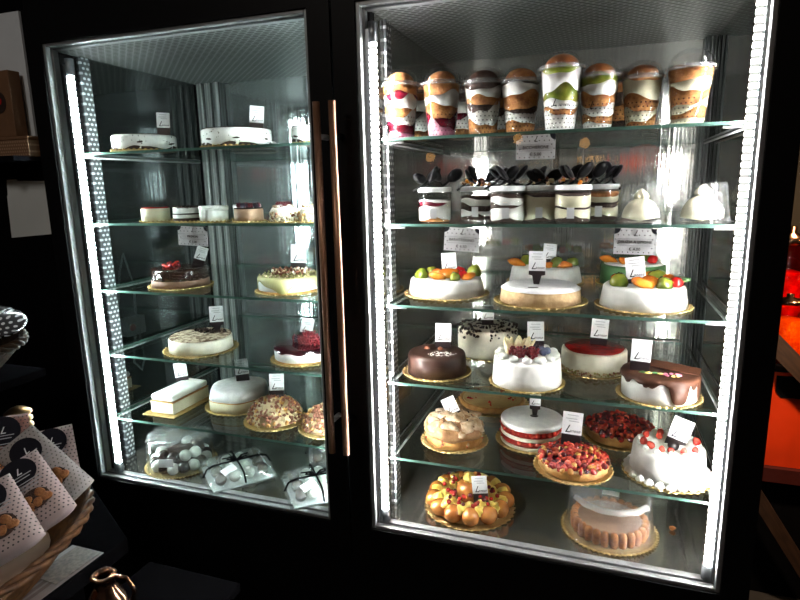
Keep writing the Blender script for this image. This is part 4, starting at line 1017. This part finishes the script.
for lab, c, e, w, h, mt in (
    ('dotted pink biscuit pouch with round window in the middle of the basket', (.618, -.641, .345), (-.925, -.333, 1.113), .086, .138, pouch_m),
    ('pale biscuit pouch with black emblem lying behind the middle pouch', (.566, -.547, .330), (-.659, -.527, 1.182), .080, .160, pouch_b),
    ('upright dotted pouch at the back right of the basket', (.491, -.521, .313), (-.585, -.019, .927), .082, .130, pouch_m),
    ('biscuit pouch with round window at the front left of the basket', (.637, -.723, .345), (-.943, -.245, 1.126), .094, .131, pouch_m),
    ('rose-brown biscuit pouch at the back left of the basket', (.414, -.568, .330), (-.572, .054, .960), .093, .147, pouch_r)):
    pouch(lab, (c[0], c[1], c[2] + Z0), e[1], e[0], e[2], w, h, mt)
# wrapped pack in the upper basket
t = thing('dotted_wrap_pack', 'black wrapped pack with white dots in the upper basket', 'pack', (.120, -.395, US + .115), .5)
b = MB(); b.blob((0, 0, .020), .098, 3, .05, (1.25, .9, .45)); b.build('dotted_wrapping', cello_dots, t, True)
for k in range(5): inst(cookie_me, 'biscuit', t, (-.03 + .03 * k - .03, -.066 + .010 * abs(k - 2), .050), (1, k, 0), 1.0)
# copper jar with rings and copper jug
t = thing('copper_jar', 'ringed copper jar behind the basket of pouches', 'jar', (.145, -.335, CT))
pr = [(0, 0), (.05, 0), (.052, .02), (.052, .09), (.03, .115)]
for k in range(5): pr += [(.022, .120 + k * .017), (.030, .126 + k * .017), (.030, .131 + k * .017)]
pr += [(.018, .208), (0, .215)]
MB().lathe(pr, 36).build('jar_body', M('aged brass', (.50, .30, .14), .3, 1), t, True)
t = thing('low_stool', 'low black stool beside the counter', 'stool', (.735, -.60, 0))
MB().box(-.10, .12, -.14, .14, .68, .70).build('seat', black_matt, t, bevel=.004)
for sx_ in (-1, 1):
    for sy_ in (-1, 1): MB().box(-.012, .012, -.012, .012, 0, .651).build('leg', black_matt, t, loc=(.01 + sx_ * .08, sy_ * .11, 0))
t = thing('copper_jug', 'shiny copper jug at the bottom edge below the counter', 'jug', (.700, -.625, .672))
MB().lathe([(0, 0), (.030, 0), (.038, .02), (.039, .05), (.030, .085), (.018, .105), (.015, .118), (.018, .124), (.021, .128), (.016, .131), (.013, .124)], 40).build('jug_body', copper, t, True)
MB().tube([(.016, 0, .122), (.036, 0, .118), (.047, 0, .09), (.037, 0, .055)], .0035, 8).build('jug_handle', copper, t, True, rot=(0, 0, .5))
# leaflets on the counter
t = thing('leaflet', 'long printed leaflet lying along the counter edge', 'leaflet', (.508, -.610, CT + .0006), 0)
MB().box(-.042, .042, -.17, .118, 0, .0012).build('leaflet_sheet', leaf_paper, t)
b = MB()
for k in range(4): b.box(-.026 + .014 * k, -.018 + .014 * k, -.10, .02, .0013, .0016)
b.build('text_print', M('faded print', (.16, .12, .11), .7), t)
MB().lathe([(0, 0), (.014, 0), (.014, .0005), (0, .0005)], 24).build('round_print', ink, t, loc=(-.018, -.14, .0013))
t = thing('leaflet', 'small brown leaflet on top of the long one, far end', 'leaflet', (.516, -.530, CT + .0026), -.04)
MB().box(-.036, .030, -.065, .035, 0, .0012).build('leaflet_sheet', M('brown leaflet', (.20, .15, .12), .6, col2=(.10, .08, .07), scale=140), t)
# power strip beyond the left side window
t = thing('power_strip', 'white socket with red switch hanging on the left wall behind the cabinet', 'socket', (XL + .001, 1.13, Z0 + .17))
MB().box(0, .05, -.065, .065, -.05, .05).build('socket_body', white_plastic, t, bevel=.006)
MB().lathe([(0, 0), (.020, 0), (.020, .008), (0, .010)], 20).build('switch', red_lamp, t, True, loc=(.050, -.035, 0), rot=(0, PI / 2, 0))
MB().tube([(.03, .02, .05), (.03, .03, .22), (.03, -.02, .40), (.03, -.06, .30), (.03, -.12, .0)], .006, 8).build('cable', cable_m, t, True)
MB().tube([(.03, .0, -.05), (.03, -.03, -.2), (.03, .02, -.26), (.03, .05, -.2), (.03, .03, -.05)], .006, 8).build('cable', cable_m, t, True)
# ------------------------------------------------------------------ red counter to the right
t = thing('red_counter', 'red-lit counter with a black cut-out beyond the right side', 'counter', (0, 0, 0))
MB().box(1.985, 3.0, .80, .82, Z0 - .05, Z0 + .279).build('front_panel', red_lam, t)
MB().box(1.985, 3.0, .79, 1.25, Z0 + .2795, Z0 + .288).build('counter_top', black_matt, t, bevel=.002)
MB().box(1.985, 3.0, .78, 1.25, Z0 - .10, Z0 - .051).build('bottom_rail', M('dark red rail', (.06, .008, .006), .5), t)
MB().box(1.985, 3.0, .83, 1.25, 0, Z0 - .101).build('counter_base', black_matt, t)
MB().poly([(2.044, Z0 + .266), (2.046, Z0 + .212), (2.062, Z0 + .192), (2.24, Z0 + .192), (2.24, Z0 + .266)], .797, .7995).build('cut_out', black_matt, t)
def sweet_jar(label, x, y, r, h, g, f):
    t = thing('sweet_jar', label, 'jar', (x, y, Z0 + .288), 0)
    MB().lathe([(0, 0), (r, 0), (r * 1.04, h * .2), (r, h * .7), (r * .7, h * .82), (r * .7, h * .9)], 32).build('glass_jar', g, t, True)
    MB().lathe([(0, .003), (r * .94, .003), (r * .98, h * .2), (r * .94, h * .66), (0, h * .7)], 28).build('sweets', f, t, True)
    MB().lathe([(0, h * .9), (r * .76, h * .9), (r * .76, h * .97), (r * .2, h), (r * .2, h * 1.05), (0, h * 1.06)], 28).build('lid', copper, t, True)
sweet_jar('amber glowing jar at the left end of the red counter', 2.085, .90, .055, .22, amber_glass, amber_fill)
sweet_jar('taller red jar behind the amber one on the red counter', 2.115, 1.06, .06, .42, red_glass, red_fill)
sweet_jar('amber jar at the right picture edge on the red counter', 2.21, .93, .06, .28, amber_glass, amber_fill)
t = thing('leaning_rail', 'dark wooden rail slanting in front of the amber jars', 'rail', (0, 0, 0))
MB().box(-.22, .22, -.012, .012, -.028, .028).build('rail_bar', wood, t, loc=(2.068, .765, Z0 + .330), rot=(0, .80, 0))
t = thing('wooden_plank', 'dim wooden plank leaning low below the red counter', 'plank', (0, 0, 0))
MB().box(-.28, .28, -.010, .010, -.022, .022).build('plank_bar', wood, t, loc=(2.115, .766, .2485), rot=(0, 1.0, 0))
# ------------------------------------------------------------------ light
def lamp(kind, loc, power, col, size=.1, rot=None, name='lamp'):
    l = bpy.data.lights.new(name, kind); l.energy = power; l.color = col
    if kind == 'AREA': l.size = size
    else: l.shadow_soft_size = size
    o = bpy.data.objects.new(name, l); COL.objects.link(o); o.location = loc
    if rot: o.rotation_euler = rot
    return o
lamp('AREA', (.30, -1.7, 2.68), 7.0, (1, .90, .80), .35, (math.radians(50), 0, math.radians(12)), 'added_rack_fill')  # unseen fill added to brighten the wall unit and pouches
lamp('AREA', (1.5, -2.2, 2.70), 5.0, (1, .80, .60), .35, None, 'added_viewer_fill')  # dim unseen fill added from the viewer's side
for x, y in ((2.12, .98), (2.5, .70)):
    lamp('POINT', (x, y, Z0 + .80), 5.0, (1, .62, .30), .03, None, 'added_counter_fill')  # unseen fills added above the counter to light the jars
lamp('SPOT', (2.35, .25, Z0 + 1.0), 62, (1, .70, .45), .05, (math.radians(38), 0, math.radians(10)), 'added_panel_fill')  # unseen fill added to brighten the red panel
bulb_m = emit('warm bulb', (1, .52, .16), 8)
for k, (x, z) in enumerate(((.98, 1.71), (1.37, 1.67), (.42, 1.62))):  # unseen bulbs added behind the viewer for warm glints in the steel
    t = thing('added_glint_bulb', 'added unseen warm bulb %s, for glints in the cabinet back' % ('over the counter side', 'at the shop middle', 'at the shop left')[k], 'lamp', (x, -2.4, z), 0, 'added glint bulbs')
    MB().blob((0, 0, 0), .030, 3).build('bulb', bulb_m, t, True)
    MB().tube([(0, 0, .028), (0, 0, .07)], .014, 12).build('socket', copper, t, True)
    MB().tube([(0, 0, .07), (0, 0, HC - z)], .003, 6).build('cord', black_matt, t, True)
t = thing('red_lamp', 'added unseen glowing red drum shade, for a red reflection in the cabinet back', 'lamp', (1.70, -2.4, 1.50))  # added behind the viewer only to give the steel a red reflection
MB().lathe([(.10, .03), (.08, .13), (.02, .15), (0, .15)], 40).build('lamp_shade', emit('glowing red shade', (1, .06, .02), .9), t, True)
MB().tube([(0, 0, .15), (0, 0, HC - 1.5)], .003, 6).build('cord', black_matt, t, True)
w = bpy.data.worlds.new('world'); scene.world = w; w.use_nodes = True
w.node_tree.nodes['Background'].inputs[0].default_value = (.02, .022, .026, 1); w.node_tree.nodes['Background'].inputs[1].default_value = .3
scene.view_settings.view_transform = 'Standard'; scene.view_settings.look = 'None'
scene.view_settings.exposure = 0; scene.view_settings.gamma = 1; scene.view_settings.use_curve_mapping = False
cy = scene.cycles
cy.use_denoising = True; cy.max_bounces = 14; cy.diffuse_bounces = 3; cy.glossy_bounces = 6; cy.transparent_max_bounces = 40
cy.caustics_reflective = False; cy.caustics_refractive = False; cy.sample_clamp_indirect = 6
